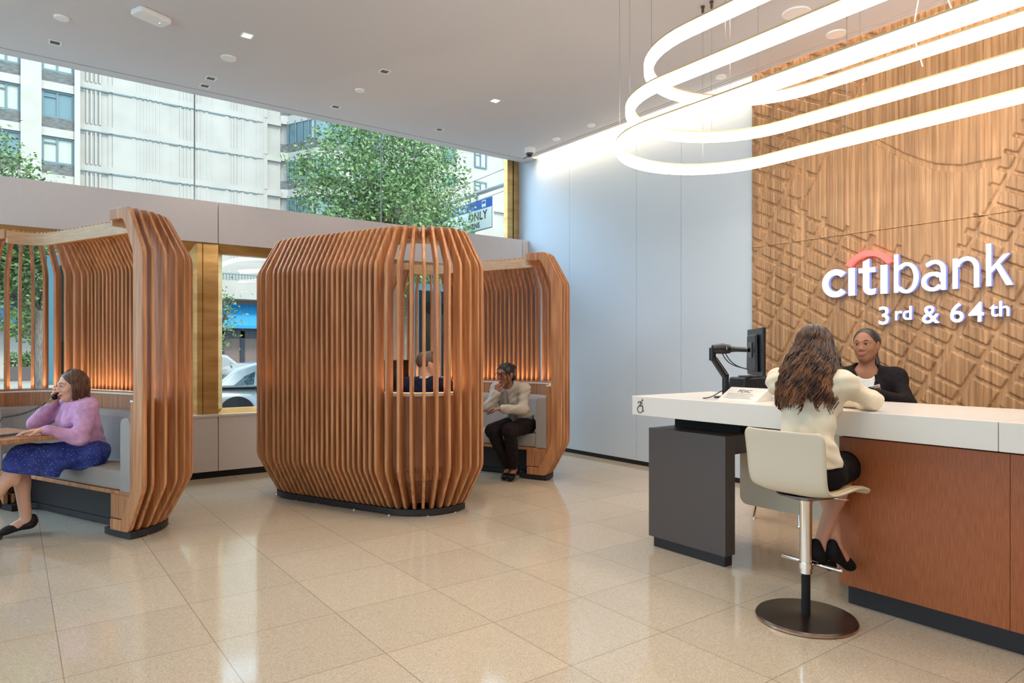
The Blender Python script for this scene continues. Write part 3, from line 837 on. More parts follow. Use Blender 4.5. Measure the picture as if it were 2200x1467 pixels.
def table(loc, rz, label):
    t = empty('booth_table', loc, math.radians(rz), label, 'table')
    MB().box(-.50, .50, -.43, .43, .708, .74).build('tabletop', M['oak_panel'], t, bevel=0.004)
    MB().lathe([(.03, .03), (.03, .69), (.12, .70), (.12, .707)], 24).build('pedestal', M['plinth'], t, auto=40)
    MB().lathe([(.26, 0), (.26, .012), (.04, .028)], 36).build('base_plate', M['plinth'], t, auto=40)
    return t
def pod(cx_, cy_, n, d):
    """point n along the back direction, d along the wall direction of a booth whose right arc centre is (cx,cy)"""
    return (cx_ + .9167 * n - .3995 * d, cy_ + .3995 * n + .9167 * d, 0)
table(pod(.567, 5.934, -.71, .575), TH, 'light oak table in front of the person in purple')
table(pod(4.373, 5.883, -.80, .62), TH, 'light oak table between the central and the rearmost booth')
# monitor on the hidden table
mx = pod(4.373, 5.883, -.86, 1.0)
t = empty('table_monitor', (mx[0], mx[1], .74), math.radians(TH), 'black monitor glimpsed through the slats of the central booth', 'monitor')
MB().box(-.29, .29, -.012, .012, .19, .52).build('screen_housing', M['black'], t, bevel=0.004)
MB().box(-.28, .28, -.014, -.0125, .2, .51).build('screen', mat('screen_glass', (10, 10, 12), 0.1), t)
MB().box(-.025, .025, .0, .03, .0, .3).build('stand', M['black'], t)
MB().box(-.1, .1, -.08, .08, 0, .012).build('foot', M['black'], t, bevel=0.004)

# ------------------------------------------------------------------ service counter
t = empty('counter_worktop', (3.5, 3.32, 0), 0, 'long thick white worktop of the service counter', 'worktop')
b = MB()
b.box(0, .86, -2.19, 0, .908, 1.04); b.box(0, .86, -4.6, -2.1925, .908, 1.04)
wt = b.build('worktop', M['corian'], t, bevel=0.003)
ic = MB()
def flat(poly): ic.prism([(-(a), z) for a, z in poly], -.0015, .0015, 'x')
# wheelchair user symbol
def seg(a, c, w):
    d_ = Vector((c[0] - a[0], c[1] - a[1])); n_ = Vector((-d_.y, d_.x)).normalized() * w / 2
    flat([(a[0] + n_.x, a[1] + n_.y), (c[0] + n_.x, c[1] + n_.y), (c[0] - n_.x, c[1] - n_.y), (a[0] - n_.x, a[1] - n_.y)])
rg = arc(0, -.018, .027, .027, 75, 345, 24); rgi = arc(0, -.018, .020, .020, 75, 345, 24)
for i in range(24): flat([rg[i], rg[i + 1], rgi[i + 1], rgi[i]])
seg((-.012, .034), (.012, .036), .007); seg((-.012, .034), (-.020, .022), .007); seg((.012, .037), (-.002, .006), .011)
seg((-.004, .006), (.022, .006), .009); seg((.022, .010), (.028, -.030), .009); seg((.028, -.030), (.036, -.030), .007); seg((.010, .030), (.022, .020), .007)
flat(arc(.022, .046, .0075, .0075, 0, 345, 14))
ic.build('accessibility_symbol', M['print'], t, loc=(-.0015, -.075, .968))
t = empty('counter_cabinet', (3.58, 1.885, 0), 0, 'brown wood-veneered cabinet under the near end of the white worktop', 'cabinet')
MB().box(0, .5, -.775, 0, .105, .893).box(0, .5, -3.1, -.7765, .105, .893).build('veneer_panel', M['walnut'], t, bevel=0.0015)
MB().box(.04, .48, -3.05, -.03, 0, .104).build('toe_kick', M['plinth'], t)
MB().box(.015, .48, -3.05, -.012, .894, .908).build('shadow_gap', M['blackmatte'], t)
t = empty('counter_pedestal', (3.57, 2.60, 0), 0, 'dark grey panel leg carrying the far end of the white worktop', 'counter leg')
MB().box(0, .10, 0, .63, .07, .82).build('leg_panel', M['dark'], t, bevel=0.002)
MB().box(.10, .66, 0, .63, .70, .82).build('shelf_box', M['dark'], t, bevel=0.002)
MB().box(.02, .095, .02, .60, 0, .07).build('toe_kick', M['plinth'], t)
MB().box(.24, .64, .06, .60, .82, .907).build('riser', M['blackmatte'], t)
o = MB().prism(arc(2.90, .315, .06, .06, 0, -90, 6) + [(1.9, .255), (1.9, .907), (2.96, .907)], 4.235, 4.255, 'x').build('modesty_panel', M['beige'])
tag(o, 'cream panel with a rounded lower corner hanging under the worktop beyond the dark leg', 'modesty panel')
# stool seen behind, only its chrome legs show below the cream panel
t = empty('staff_chair', (5.03, 3.06, 0), 0, 'low chair behind the counter of which only thin chrome legs show', 'chair')
for (x, y) in ((-.19, .19), (.19, .2), (-.17, -.19), (.2, -.18)):
    l = MB().tube([(x * .7, y * .7, .42), (x, y, .012)], 0.009, 8).build('leg', M['chrome'], t)
    MB().lathe([(.018, 0), (.018, .006), (.010, .014)], 14, (x, y, 0)).build('glide', M['chrome'], l)
MB().prism(arc(0, 0, .22, .21, 0, 345, 23), .42, .46).build('seat', M['shell'], t, bevel=0.012)
MB().prism([(.18, .46), (.205, .46), (.255, .80), (.235, .80)], -.2, .2, 'y').build('backrest', M['shell'], t, bevel=0.01)

# ------------------------------------------------------------------ things on the counter
CT = 1.04
t = empty('notice_wedge', (3.655, 2.595, CT), 0, 'white wedge-shaped notice standing on the worktop in front of the monitor arm', 'notice')
MB().prism([(0, 0), (.19, 0), (.16, .075), (.15, .078)], -.15, .13, 'y').build('block', M['corian'], t, bevel=0.002)
cu = bpy.data.curves.new('t', 'FONT'); cu.body = 'FDIC'; cu.size = 0.045; cu.extrude = 0.0005; cu.offset = 0.0005
tmp = bpy.data.objects.new('t', cu); COL.objects.link(tmp)
me = bpy.data.meshes.new_from_object(tmp.evaluated_get(bpy.context.evaluated_depsgraph_get())); bpy.data.objects.remove(tmp)
sl = math.atan2(.078, .15)
def on_slope(u, v, w): return Vector((v * math.cos(sl) - w * math.sin(sl), -u, v * math.sin(sl) + w * math.cos(sl)))
for v in me.vertices: v.co = on_slope(v.co.x - .045, v.co.y + .105, v.co.z + .001)
o = link('lettering', me, M['print'], t)
b = MB()
for i in range(4):
    q = [on_slope(-.10, .03 + .018 * i, .0008), on_slope(.10 - .02 * (i % 2), .03 + .018 * i, .0008), on_slope(.10 - .02 * (i % 2), .034 + .018 * i, .0008), on_slope(-.10, .034 + .018 * i, .0008)]
    b.add(q, [(0, 1, 2, 3)])
b.build('small_print', M['print'], t)
# monitor on its arm, seen edge-on
t = empty('counter_monitor', (3.893, 2.60, CT), math.radians(44), 'black monitor turned edge-on at the top of the jointed arm', 'monitor')
hs = MB(); hs.prism([(-.265, .155), (.265, .155), (.265, .46), (-.265, .46)], -.010, .010, 'y'); hs.build('screen_housing', M['black'], t, bevel=0.005)
MB().prism([(-.17, .18), (.17, .18), (.15, .42), (-.15, .42)], .010, .032, 'y').build('rear_cover', M['black'], t, bevel=0.01)
MB().box(-.258, .258, -.0115, -.0102, .165, .452).build('screen', mat('screen_glass_b', (12, 12, 14), 0.08), t)
MB().box(-.05, .05, .032, .042, .27, .37).build('mount_plate', M['steel'], t, bevel=0.003)
t = empty('monitor_arm', (3.833, 2.79, CT), 0, 'black jointed monitor arm clamped to the worktop', 'monitor arm')
a_ = lambda l, d, z: (l * .8043 + d * .5941, d * .8043 - l * .5941, z)
MB().box(-.06, .06, -.05, .05, 0, .012).build('base_plate', M['black'], t, bevel=0.003)
MB().tube([(0, 0, .012), (0, 0, .16)], .022, 12).build('post', M['black'], t)
lw = MB().tube([a_(0, 0, .14), a_(-.085, 0, .27)], .022, 16, sx=1.2).build('lower_arm', M['black'], t)
MB().tube([a_(.004, -.018, .16), a_(-.068, -.018, .265)], .009, 6).build('inlay', M['steel'], lw)
MB().tube([a_(-.087, 0, .25), a_(-.087, 0, .335)], .022, 12).build('elbow', M['black'], t)
up = MB().tube([a_(-.087, 0, .325), a_(-.02, .0, .328), a_(.03, 0, .326)], [.030, .036, .028], 20).build('upper_arm', M['black'], t, auto=40)
MB().tube([a_(.02, 0, .325), a_(.06, -.03, .324), a_(.118, -.108, .320)], [.022, .017, .015], 16).build('head_joint', M['black'], t)
MB().lathe([(.004, 0), (.012, .002), (.012, .02), (.004, .022)], 10, a_(.0, -.035, .32)).build('knob', M['steel'], up)
for dx, sg in ((0.0, .06), (.02, .04)):
    q0, q1, q2, q3 = [Vector(a_(*v)) for v in ((-.03 + dx, -.02, .31), (-.01 + dx, -.03, .22 + dx), (.06, -.06, .19 + sg * .3), (.118, -.10, .195))]
    MB().tube([(1 - s_) ** 3 * q0 + 3 * s_ * (1 - s_) ** 2 * q1 + 3 * s_ * s_ * (1 - s_) * q2 + s_ ** 3 * q3 for s_ in [i / 12 for i in range(13)]], .0035, 8).build('cable', M['black'], t)
q0, q1, q2, q3 = [Vector(a_(*v)) for v in ((-.01, -.02, .05), (-.06, -.04, .055), (-.09, -.06, .0), (-.17, -.07, .004))]
MB().tube([(1 - s_) ** 3 * q0 + 3 * s_ * (1 - s_) ** 2 * q1 + 3 * s_ * s_ * (1 - s_) * q2 + s_ ** 3 * q3 for s_ in [i / 12 for i in range(13)]], .0035, 8).build('power_cable', M['black'], t)
# scanner
t = empty('check_scanner', (4.03, 2.74, CT), math.radians(-20), 'black desktop scanner on the worktop right of the monitor arm', 'scanner')
MB().prism([(-.11, .05), (.11, .05), (.12, .14), (-.10, .135)], -.09, .09, 'y').build('body', M['black'], t, bevel=0.01)
MB().box(-.09, .09, -.07, .07, 0, .05).build('base', M['black'], t, bevel=0.006)
MB().prism([(-.05, .137), (.11, .142), (.115, .150), (-.05, .147)], -.06, .06, 'y').build('paper_tray', M['dark'], t, bevel=0.003)
t = empty('keyboard', (4.12, 2.30, CT), math.radians(-75), 'black keyboard on a raised tray beside the seated customer', 'keyboard')
MB().prism([(-.08, .03), (.08, .045), (.08, .058), (-.08, .045)], -.2, .2, 'y').build('deck', M['black'], t, bevel=0.004)
b = MB()
for r in range(5):
    for c in range(14):
        x = -.066 + .029 * r; y = -.185 + .027 * c; z = .046 + .0025 * r
        b.box(x, x + .022, y, y + .021, z, z + .007)
b.build('keys', M['dark'], t)
for y in (-.15, .15): MB().box(-.05, .05, y - .01, y + .01, 0, .04).build('foot', M['black'], t)
t = empty('card_reader', (3.90, 2.38, CT), math.radians(-40), 'small black card reader leaning beside the scanner', 'card reader')
MB().prism([(-.07, 0), (.07, 0), (.07, .075), (-.07, .03)], -.045, .045, 'y').build('body', M['black'], t, bevel=0.008)
MB().prism([(.0, .0545), (.06, .0735), (.06, .0755), (.0, .0565)], -.035, .035, 'y').build('display', M['steel'], t)

# ------------------------------------------------------------------ counter stool
t = empty('counter_stool', (3.22, 1.866, 0), 0, 'cream shell stool on a chrome column with a round bronze-grey base', 'stool')
MB().lathe([(.05, .006), (.240, .006), (.240, .014), (.234, .022), (.05, .026), (.028, .03)], 56).build('base_plate', M['steel'], t, auto=30)
MB().lathe([(.17, 0), (.236, 0), (.2405, .004), (.2405, .012), (.236, .015)], 56).build('base_rim', mat('base_edge', (196, 160, 130), 0.25, 1.0), t, auto=30)
MB().lathe([(.0215, .02), (.0215, .30)], 20).build('lower_column', M['blackmatte'], t, auto=30)
MB().lathe([(.02, .235), (.030, .235), (.030, .585), (.034, .60), (.034, .612)], 24).build('gas_column', M['chrome'], t, auto=30)
MB().tube([(.048, -.165, .275), (.048, -.158, .275), (.048, .158, .275), (.048, .165, .275)], [.006, .0105, .0105, .006], 14).build('footrest', M['chrome'], t, smooth=True)
MB().lathe([(.031, .262), (.036, .262), (.036, .290), (.031, .290)], 24).box(.02, .05, -.014, .014, .267, .284).build('footrest_clamp', M['chrome'], t, auto=30)
MB().lathe([(.035, .605), (.06, .607), (.14, .632), (.14, .640), (.03, .640)], 28).build('seat_mount', M['steel'], t, auto=30)
MB().tube([(.05, -.04, .622), (.12, -.13, .612), (.135, -.15, .608)], .005, 8).build('height_lever', M['chrome'], t, smooth=True)
# one-piece shell: side profile lofted across, edges curling
def shell_surface(off):
    base = [(.235, .640), (.205, .655), (.14, .660), (.06, .654), (-.02, .648), (-.09, .648), (-.135, .656), (-.168, .678), (-.188, .715), (-.199, .77), (-.207, .84), (-.216, .905), (-.226, .965)]
    P = [Vector((a, c)) for a, c in base]
    out = []
    for i in range(len(P) - 1):
        p0, p1, p2, p3 = P[max(i - 1, 0)], P[i], P[i + 1], P[min(i + 2, len(P) - 1)]
        for s_ in range(5):
            q = s_ / 5
            out.append(0.5 * ((2 * p1) + (p2 - p0) * q + (2 * p0 - 5 * p1 + 4 * p2 - p3) * q * q + (3 * p1 - p0 - 3 * p2 + p3) * q ** 3))
    out.append(P[-1]); n = len(out); m = 22
    vs_ = []
    for i, p in enumerate(out):
        f_ = i / (n - 1)
        hw = .213 - .010 * math.sin(f_ * PI)
        e = min(f_, (1 - f_)) 
        if e < .06: hw *= 1 - .13 * (1 - e / .06) ** 2
        tn = (out[min(i + 1, n - 1)] - out[max(i - 1, 0)]).normalized(); nr = Vector((-tn.y, tn.x)) * -1      # towards the sitter
        lf = .020 * math.sin(min(1, f_ * 4) * PI / 2)
        for j in range(m + 1):
            u = -1 + 2 * j / m
            q = p + nr * -(-(lf * u * u * abs(u)) - off) * 1.0
            vs_.append((q.x, u * hw, q.y))
    fs_ = [(i * (m + 1) + j, i * (m + 1) + j + 1, (i + 1) * (m + 1) + j + 1, (i + 1) * (m + 1) + j) for i in range(n - 1) for j in range(m)]
    return vs_, fs_
b = MB().add(*shell_surface(0.0))
o = b.build('seat_shell', M['shell'], t, smooth=True)
sm = o.modifiers.new('thick', 'SOLIDIFY'); sm.thickness = 0.012; sm.offset = 0
v_, f_ = shell_surface(0.009)
m_ = 23; keep = [f for f in f_ if 1 < (f[0] // m_) < 30 and 1 <= (f[0] % m_) < 20]
o = MB().add(v_, keep).build('seat_pad', M['stoolpad'], t, smooth=True); sm = o.modifiers.new('thick', 'SOLIDIFY'); sm.thickness = 0.008; sm.offset = 0
# ------------------------------------------------------------------ outside the windows
def out_mat(n, a, b, sc=(1, 1, 1), ns=3, rough=0.85): return noise_tint(mat(n, (0, 0, 0), rough, spec=0.2), a, b, sc, ns, 4)
M['concrete'] = out_mat('facade_concrete', (160, 153, 144), (167, 160, 151), (1, 1, 1), 0.7)
M['facwhite'] = out_mat('facade_white', (168, 160, 150), (176, 168, 158), (1, 1, 1), 0.8)
M['joint'] = mat('facade_joint', (104, 122, 122), 0.9)
M['winframe'] = mat('window_frame_teal', (92, 112, 116), 0.5)
M['winglass'] = mat('far_window_glass', (92, 116, 120), 0.12, coat=0.5)
M['blind'] = mat('window_blind', (172, 174, 160), 0.8)
M['brickgrey'] = out_mat('grey_brick', (84, 84, 82), (116, 114, 110), (1, 1, 6), 3)
M['pavement'] = out_mat('pavement', (132, 126, 118), (146, 140, 130), (1, 1, 1), 2)
M['asphalt'] = out_mat('asphalt', (80, 78, 76), (96, 94, 90), (1, 1, 1), 9)
M['awning'] = mat('blue_awning', (0, 120, 170), 0.6)
M['awning2'] = mat('deep_blue_awning', (18, 76, 140), 0.6)
M['shop'] = mat('shopfront_brown', (112, 92, 84), 0.6)
M['shopdark'] = mat('shopfront_dark', (30, 30, 42), 0.4)
M['bark'] = out_mat('bark', (92, 86, 84), (128, 120, 112), (30, 30, 5), 2)
M['carpaint'] = mat('silver_car_paint', (150, 154, 156), 0.28, 0.35, coat=0.8)
M['carpaint2'] = mat('grey_car_paint', (120, 126, 132), 0.3, 0.4, coat=0.8)
M['carglass'] = mat('car_glass', (46, 62, 72), 0.05, coat=0.6)
M['tyre'] = mat('tyre', (26, 26, 28), 0.8)
def leafmat(n, a, b):
    m = noise_tint(mat(n, (0, 0, 0), 0.55, spec=0.3), a, b, (1, 1, 1), 9, 3, lo=0.3, hi=0.7)
    return m
M['leaf'] = leafmat('leaves', (66, 96, 60), (136, 160, 98))
M['leaf2'] = leafmat('leaves_shrub', (64, 92, 46), (112, 140, 72))
GZ = -0.22
struct(MB().box(-60, 90, 8.12, 13.9, GZ - 0.2, GZ).box(-60, 90, 36, 52, GZ - 0.2, GZ).build('ground_1', M['pavement']))
struct(MB().box(-60, 90, 13.9, 36, GZ - 0.3, GZ - 0.1).build('ground_2', M['asphalt']))

FY = 50.0
t = empty('concrete_building', (9.5, FY, GZ), 0, 'pale ribbed concrete building with banded floors across the street', 'building')
ox = 9.5
def bx(b, x0, x1, y0, y1, z0, z1): b.box(x0 - ox, x1 - ox, y0 - FY, y1 - FY, z0 - GZ, z1 - GZ)
b = MB(); bx(b, 3.42, 15.9, FY + .5, FY + 12, 7.4, 20.4)
b2 = MB(); bd = MB()
flo = [7.45, 10.1, 12.70, 15.25, 17.88, 20.5]
# plan profile of the wall: recessed and projecting bays
bays = [(4.95, 5.19, .06), (3.42, 4.95, .10), (5.19, 8.5, 0.0), (8.5, 10.4, .02), (10.4, 12.2, 0.0), (12.2, 13.1, .02), (13.1, 14.9, .0), (14.9, 15.9, .25)]
for z0, z1 in zip(flo[:-1], flo[1:]):
    for x0, x1, r in bays: bx(b, x0, x1, FY + r, FY + .6, z0 + .40, z1)
    for x in [3.75, 3.98, 4.22, 4.45, 6.55, 6.75, 6.95, 7.12, 7.3, 7.5, 7.65, 7.9, 9.1, 9.35, 9.55, 9.8, 10.0, 10.2, 10.5, 10.8, 11.1, 12.4, 12.6, 12.8, 13.3, 14.1, 14.4, 14.6]:
        bx(b, x, x + .10, FY - .015, FY + .5, z0 + .42, z1 - .06)
    # continuous band following the bays
    pl = [(3.42, .03), (4.6, .03), (5.1, -.07), (14.5, -.07), (14.8, .05), (15.9, .05), (15.9, .6), (3.42, .6)]
    b2.prism([(x - ox, y) for x, y in pl], z0 - GZ, z0 + .40 - GZ)
    for x0, x1 in [(3.42, 3.7), (3.75, 4.2), (4.3, 5.0), (5.19, 6.3), (6.5, 6.7), (6.8, 7.0), (7.1, 7.25), (7.4, 7.6), (7.7, 7.9), (8.0, 9.0), (9.2, 9.5), (9.6, 9.8), (10.0, 10.3), (10.5, 10.7), (10.9, 12.0), (12.3, 12.6), (12.8, 13.0), (13.3, 13.6), (13.9, 14.2)]:
        bx(bd, x0, x1, FY - .065, FY - .01, z1 - .075, z1 - .001)
b.build('ribbed_wall', M['concrete'], t); b2.build('floor_band', M['concrete'], t); bd.build('shadow_joint', M['joint'], t)
# ground storeys
b = MB(); bx(b, 3.42, 15.9, FY - .5, FY + 1, 5.4, 7.4); bx(b, 3.42, 15.9, FY - 1.4, FY + 1, 4.95, 5.4); bx(b, 3.42, 15.9, FY - 1.6, FY - 1.4, 4.95, 6.2); b.build('canopy', M['concrete'], t)
b = MB()
for i in range(60): bx(b, 3.5 + .2 * i, 3.56 + .2 * i, FY - 1.5, FY - 1.45, 6.2, 6.62)
bx(b, 3.42, 15.9, FY - 1.52, FY - 1.43, 6.6, 6.68); b.build('railing', M['joint'], t)
b = MB(); bx(b, 3.42, 15.9, FY, FY + 1, -.2, 5.0); b.build('shop_wall', M['shop'], t)
b = MB(); b.add([(x - ox, y - FY, z - GZ) for x, y, z in [(8, FY - .1, 4.7), (15.5, FY - .1, 4.7), (15.5, FY - 1.3, 3.15), (8, FY - 1.3, 3.15), (8, FY - 1.3, 2.95), (15.5, FY - 1.3, 2.95), (8, FY - .1, 4.6), (15.5, FY - .1, 4.6)]], [(0, 1, 2, 3), (3, 2, 5, 4), (6, 7, 2, 3), (0, 3, 6), (1, 2, 7)]); b.build('awning', M['awning'], t)
b = MB()
for x in (8.2, 9.9, 11.6, 13.0, 14.2, 15.3): bx(b, x, x + .3, FY - .1, FY, 0, 2.8)
bx(b, 8, 15.6, FY - .1, FY, 2.3, 2.9); b.build('shop_frame', M['shopdark'], t)

def win(parent, x0, x1, z0, z1, y, blind, o=(0, 0)):
    f = MB(); w = .12
    X0, X1 = x0 - o[0], x1 - o[0]; Y = y - o[1]; Z0, Z1 = z0 - GZ, z1 - GZ
    xm = X0 + (X1 - X0) * .48
    for a0, a1, c0, c1 in ((X0, X0 + w, Z0, Z1), (X1 - w, X1, Z0, Z1), (X0 + w, X1 - w, Z0, Z0 + w), (X0 + w, X1 - w, Z1 - w, Z1), (xm - .05, xm + .05, Z0 + w, Z1 - w), (X0 + w, xm - .05, Z1 - .42, Z1 - .34)):
        f.box(a0, a1, Y - .05, Y + .1, c0, c1)
    fr = f.build('window', M['winframe'], parent)
    MB().box(X0 + w, X1 - w, Y + .03, Y + .05, Z0 + w, Z1 - w).build('pane', M['blind'] if blind else M['winglass'], fr)
t = empty('apartment_building', (-2, FY, GZ), 0, 'white building with teal window frames and grey brick spandrels at far left', 'building')
o2 = (-2, FY)
b = MB(); bk = MB()
for x0, x1 in ((-14, -12.3), (-10.3, -8.6), (-6.6, -4.5), (-2.5, -.9 + 0), (.42, 1.45), (3.12, 3.42)):
    b.box(x0 + 2, x1 + 2, -.25, 2, 0, 20.6)
b.box(-12, 5.42, .35, 8, 0, 20.6)
wx = [(-12.3, -10.3), (-8.6, -6.6), (-4.5, -2.5), (-.9, .42), (1.45, 3.12)]
zz = 6.1
lv = 0
while zz < 18.4:
    b.box(-12, 5.42, -.12, .4, zz - .05 - GZ, zz + .45 - GZ)
    for i, (x0, x1) in enumerate(wx):
        bk.box(x0 + 2, x1 + 2, -.05, .4, zz + .45 - GZ, zz + 1.12 - GZ)
        win(t, x0, x1, zz + 1.12, zz + 2.76, FY + .05, (i + lv) % 3 == 0 or lv == 4, o2)
    zz += 2.81; lv += 1
b.build('wall', M['facwhite'], t); bk.build('brick_spandrel', M['brickgrey'], t)
b = MB(); b.box(-12, 4.9, -1.8, .3, 3.2, 4.9); b.build('awning', M['awning2'], t)
b = MB(); b.box(-12, 5.3, -.3, .3, 0, 3.2); b.build('shop_wall', M['facwhite'], t)
# tower with the projecting bay
t = empty('bay_window_tower', (16.5, FY, GZ), 0, 'white tower with stacked corner bay windows partly behind the big tree', 'building')
pl = [(-.6, 6), (-.6, .2), (-.1, .0), (1.1, -2.6), (4.2, -2.6), (4.2, 6)]
MB().prism([(x * .92, y + .35) for x, y in pl], 0, 20.9).build('core', M['facwhite'], t)
bw = MB(); bb = MB()
zz = 6.1 - 1.6; lv = 0
while zz < 18.4:
    bw.prism(pl, zz - GZ, zz + .62 - GZ)
    bb.prism([(x, y + .05) for x, y in pl], zz + .62 - GZ, zz + 1.25 - GZ)
    f = MB()
    for s0 in (0.0, .27, .5, .73, .97):
        x = -.1 + 1.2 * s0; y = 0 - 2.6 * s0
        f.box(x - .05, x + .05, y + .0, y + .12, zz + 1.25 - GZ, zz + 2.9 - GZ)
    for x in (1.1, 2.5, 4.1): f.box(x - .06, x + .06, -2.58, -2.45, zz + 1.25 - GZ, zz + 2.9 - GZ)
    f.prism([(-.1, .05), (1.1, -2.56), (4.2, -2.56), (4.2, -2.4), (1.2, -2.4), (0, .1)], zz + 2.78 - GZ, zz + 2.92 - GZ)
    fr = f.build('window', M['winframe'], t)
    MB().prism([(-.05, .12), (1.12, -2.48), (2.5, -2.48), (2.5, -2.4), (1.2, -2.38), (.05, .14)], zz + 1.25 - GZ, zz + 2.8 - GZ).build('pane', M['winglass'], fr)
    MB().box(2.55, 4.1, -2.48, -2.4, zz + 1.25 - GZ, zz + 2.8 - GZ).build('pane', M['blind'] if lv % 2 else M['winglass'], fr)
    zz += 2.72; lv += 1
bw.build('floor_band', M['facwhite'], t); bb.build('brick_spandrel', M['brickgrey'], t)
# building beyond the tree
t = empty('pale_building', (32, FY, GZ), 0, 'bright pale building with small sash windows right of the tree', 'building')
b = MB(); b.box(-11, 22, .3, 8, 0, 21)
for z in (4, 9.2, 14.2, 19.4): b.box(-11, 22, .1, .4, z, z + .25)
b.build('wall', M['facwhite'], t)
for i in range(9):
    for z in (2.0, 5.6, 9.9, 12.9, 15.6, 17.7):
        x = 33.0 - 6.6 + 3.3 * i - 3.3
        win(t, x, x + 1.3, z, z + 1.5 if z != 15.6 else z + .9, FY + .25, (i + int(z)) % 2 == 0, (32, FY))

# trees
def tree(name_label, x, y, z_base, trunk_r, fork_z, cen, rad, nl, ls, seed, group=None, lm='leaf', lean=0.0):
    r = random.Random(seed)
    t = empty('street_tree', (x, y, z_base), 0, name_label, 'tree')
    tb = MB()
    c = Vector(cen) - Vector((x, y, z_base))
    top = Vector((lean, 0, fork_z - z_base))
    tb.tube([(0, 0, 0), top * .5, top], [trunk_r * 1.25, trunk_r, trunk_r * .85], 10)
    tb.build('trunk', M['bark'], t, smooth=True)
    bb_ = MB(); tips = []
    for i in range(34):
        a = r.uniform(0, 2 * PI); u = r.uniform(-.75, 1); rr_ = math.sqrt(max(0, 1 - u * u)) * r.uniform(.5, .95)
        e = c + Vector((rad[0] * rr_ * math.cos(a), rad[1] * rr_ * math.sin(a), rad[2] * u * .9))
        mid = top.lerp(e, .5) + Vector((r.uniform(-.12, .12), r.uniform(-.12, .12), -.15 * abs(u)))
        bb_.tube([top, top.lerp(mid, .5), mid, mid.lerp(e, .6), e], [trunk_r * .35, trunk_r * .25, trunk_r * .16, .008, .004], 5)
        for q in range(5):
            s = mid.lerp(e, r.uniform(0, .9)); e2 = s + Vector((r.uniform(-1, 1), r.uniform(-1, 1), r.uniform(-.3, 1))) * .28 * rad[0]
            bb_.tube([s, s.lerp(e2, .5) + Vector((0, 0, .03)), e2], [.010, .006, .003], 4); tips.append(e2)
        tips.append(e)
    bb_.build('branches', M['bark'], t, smooth=True)
    lf = MB()
    V = []; F = []
    for i in range(nl):
        if r.random() < .62:
            tp = r.choice(tips); p = tp + Vector((r.gauss(0, .17), r.gauss(0, .17), r.gauss(0, .15)))
        else:
            a = r.uniform(0, 2 * PI); u = r.uniform(-1, 1); q = r.random() ** .4; rr_ = math.sqrt(1 - u * u)
            p = c + Vector((rad[0] * rr_ * math.cos(a) * q, rad[1] * rr_ * math.sin(a) * q, rad[2] * u * q))
        d = Vector((r.gauss(0, 1), r.gauss(0, 1), r.gauss(-.3, .6))).normalized()
        s = d.cross(Vector((r.gauss(0, 1), r.gauss(0, 1), r.gauss(0, 1)))).normalized()
        n_ = d.cross(s); L = ls * r.uniform(.7, 1.3); w = L * .27
        k_ = len(V)
        V += [p, p + d * L * .45 + s * w - n_ * w * .3, p + d * L, p + d * L * .45 - s * w - n_ * w * .3]
        F.append((k_, k_ + 1, k_ + 2)); F.append((k_, k_ + 2, k_ + 3))
    lf.add(V, F)
    me = lf.mesh('foliage', fix=False)
    o = link('foliage', me, M[lm], t, smooth=False); o['kind'] = 'stuff'
    return t
tree('large leafy street tree rising right in front of the bay window tower', 6.75, 13.0, GZ, .085, 2.3, (6.35, 13.0, 4.3), (2.0, 1.6, 2.4), 40000, .085, 3)
tree('leafy street tree seen through the slats of the leftmost booth', .35, 13.0, GZ, .06, 2.0, (-.75, 13.0, 3.25), (1.35, 1.2, 1.75), 22000, .08, 8)
tree('small tree whose twigs show in the window between the two booths', 2.55, 12.6, GZ, .04, 1.4, (2.75, 12.6, 1.9), (.50, .5, .75), 1300, .065, 12)
tree('distant small tree across the street near the planter', .95, 43.0, GZ, .08, 2.0, (.9, 43, 3.3), (1.5, 1.5, 1.6), 1500, .25, 22, lm='leaf2')

# bus lane sign on its mast arm
t = empty('bus_lane_sign', (8.5, 12.2, 4.42), 0, 'blue and white bus lane street sign hanging under a pipe right of the tree', 'street sign')
MB().box(-.012, .012, 0, 3.0, -.35, .35).build('sign_plate', M['white'], t, bevel=0.003)
MB().box(-.014, -.012, .015, 2.985, .13, .335).build('blue_band', mat('sign_blue', (40, 95, 185), 0.5), t)
b = MB()
for z0, z1 in ((-.34, -.325), (.325, .34)): b.box(-.0135, -.012, .02, 2.98, z0, z1)
b.box(-.0135, -.012, .02, .035, -.34, .13); b.build('border', M['shopdark'], t)
def stxt(body, size, y, z, m, name, off=.004):
    cu = bpy.data.curves.new('t', 'FONT'); cu.body = body; cu.size = size; cu.extrude = 0.001; cu.offset = off; cu.align_x = 'RIGHT'; cu.space_character = 1.1
    tmp = bpy.data.objects.new('t', cu); COL.objects.link(tmp)
    me = bpy.data.meshes.new_from_object(tmp.evaluated_get(bpy.context.evaluated_depsgraph_get())); bpy.data.objects.remove(tmp)
    me.transform(Matrix(((0, 0, -1, -.0155), (-1, 0, 0, y), (0, 1, 0, z), (0, 0, 0, 1))))
    link(name, me, m, t)
stxt('BUS LANE', .20, 1.02, .16, M['white'], 'lettering')
stxt('ONLY', .27, .22, -.10, M['shopdark'], 'lettering')
stxt('TURNS', .17, .52, -.27, M['shopdark'], 'lettering')
b = MB(); b.box(-.0155, -.0135, .27, .43, .17, .31).box(-.0155, -.0135, .29, .32, .15, .17).box(-.0155, -.0135, .38, .41, .15, .17); b.build('bus_symbol', M['white'], t)
b = MB(); b.box(-.017, -.0155, .285, .415, .23, .29); b.build('bus_window', mat('sign_blue_b', (40, 95, 185), 0.5), t)
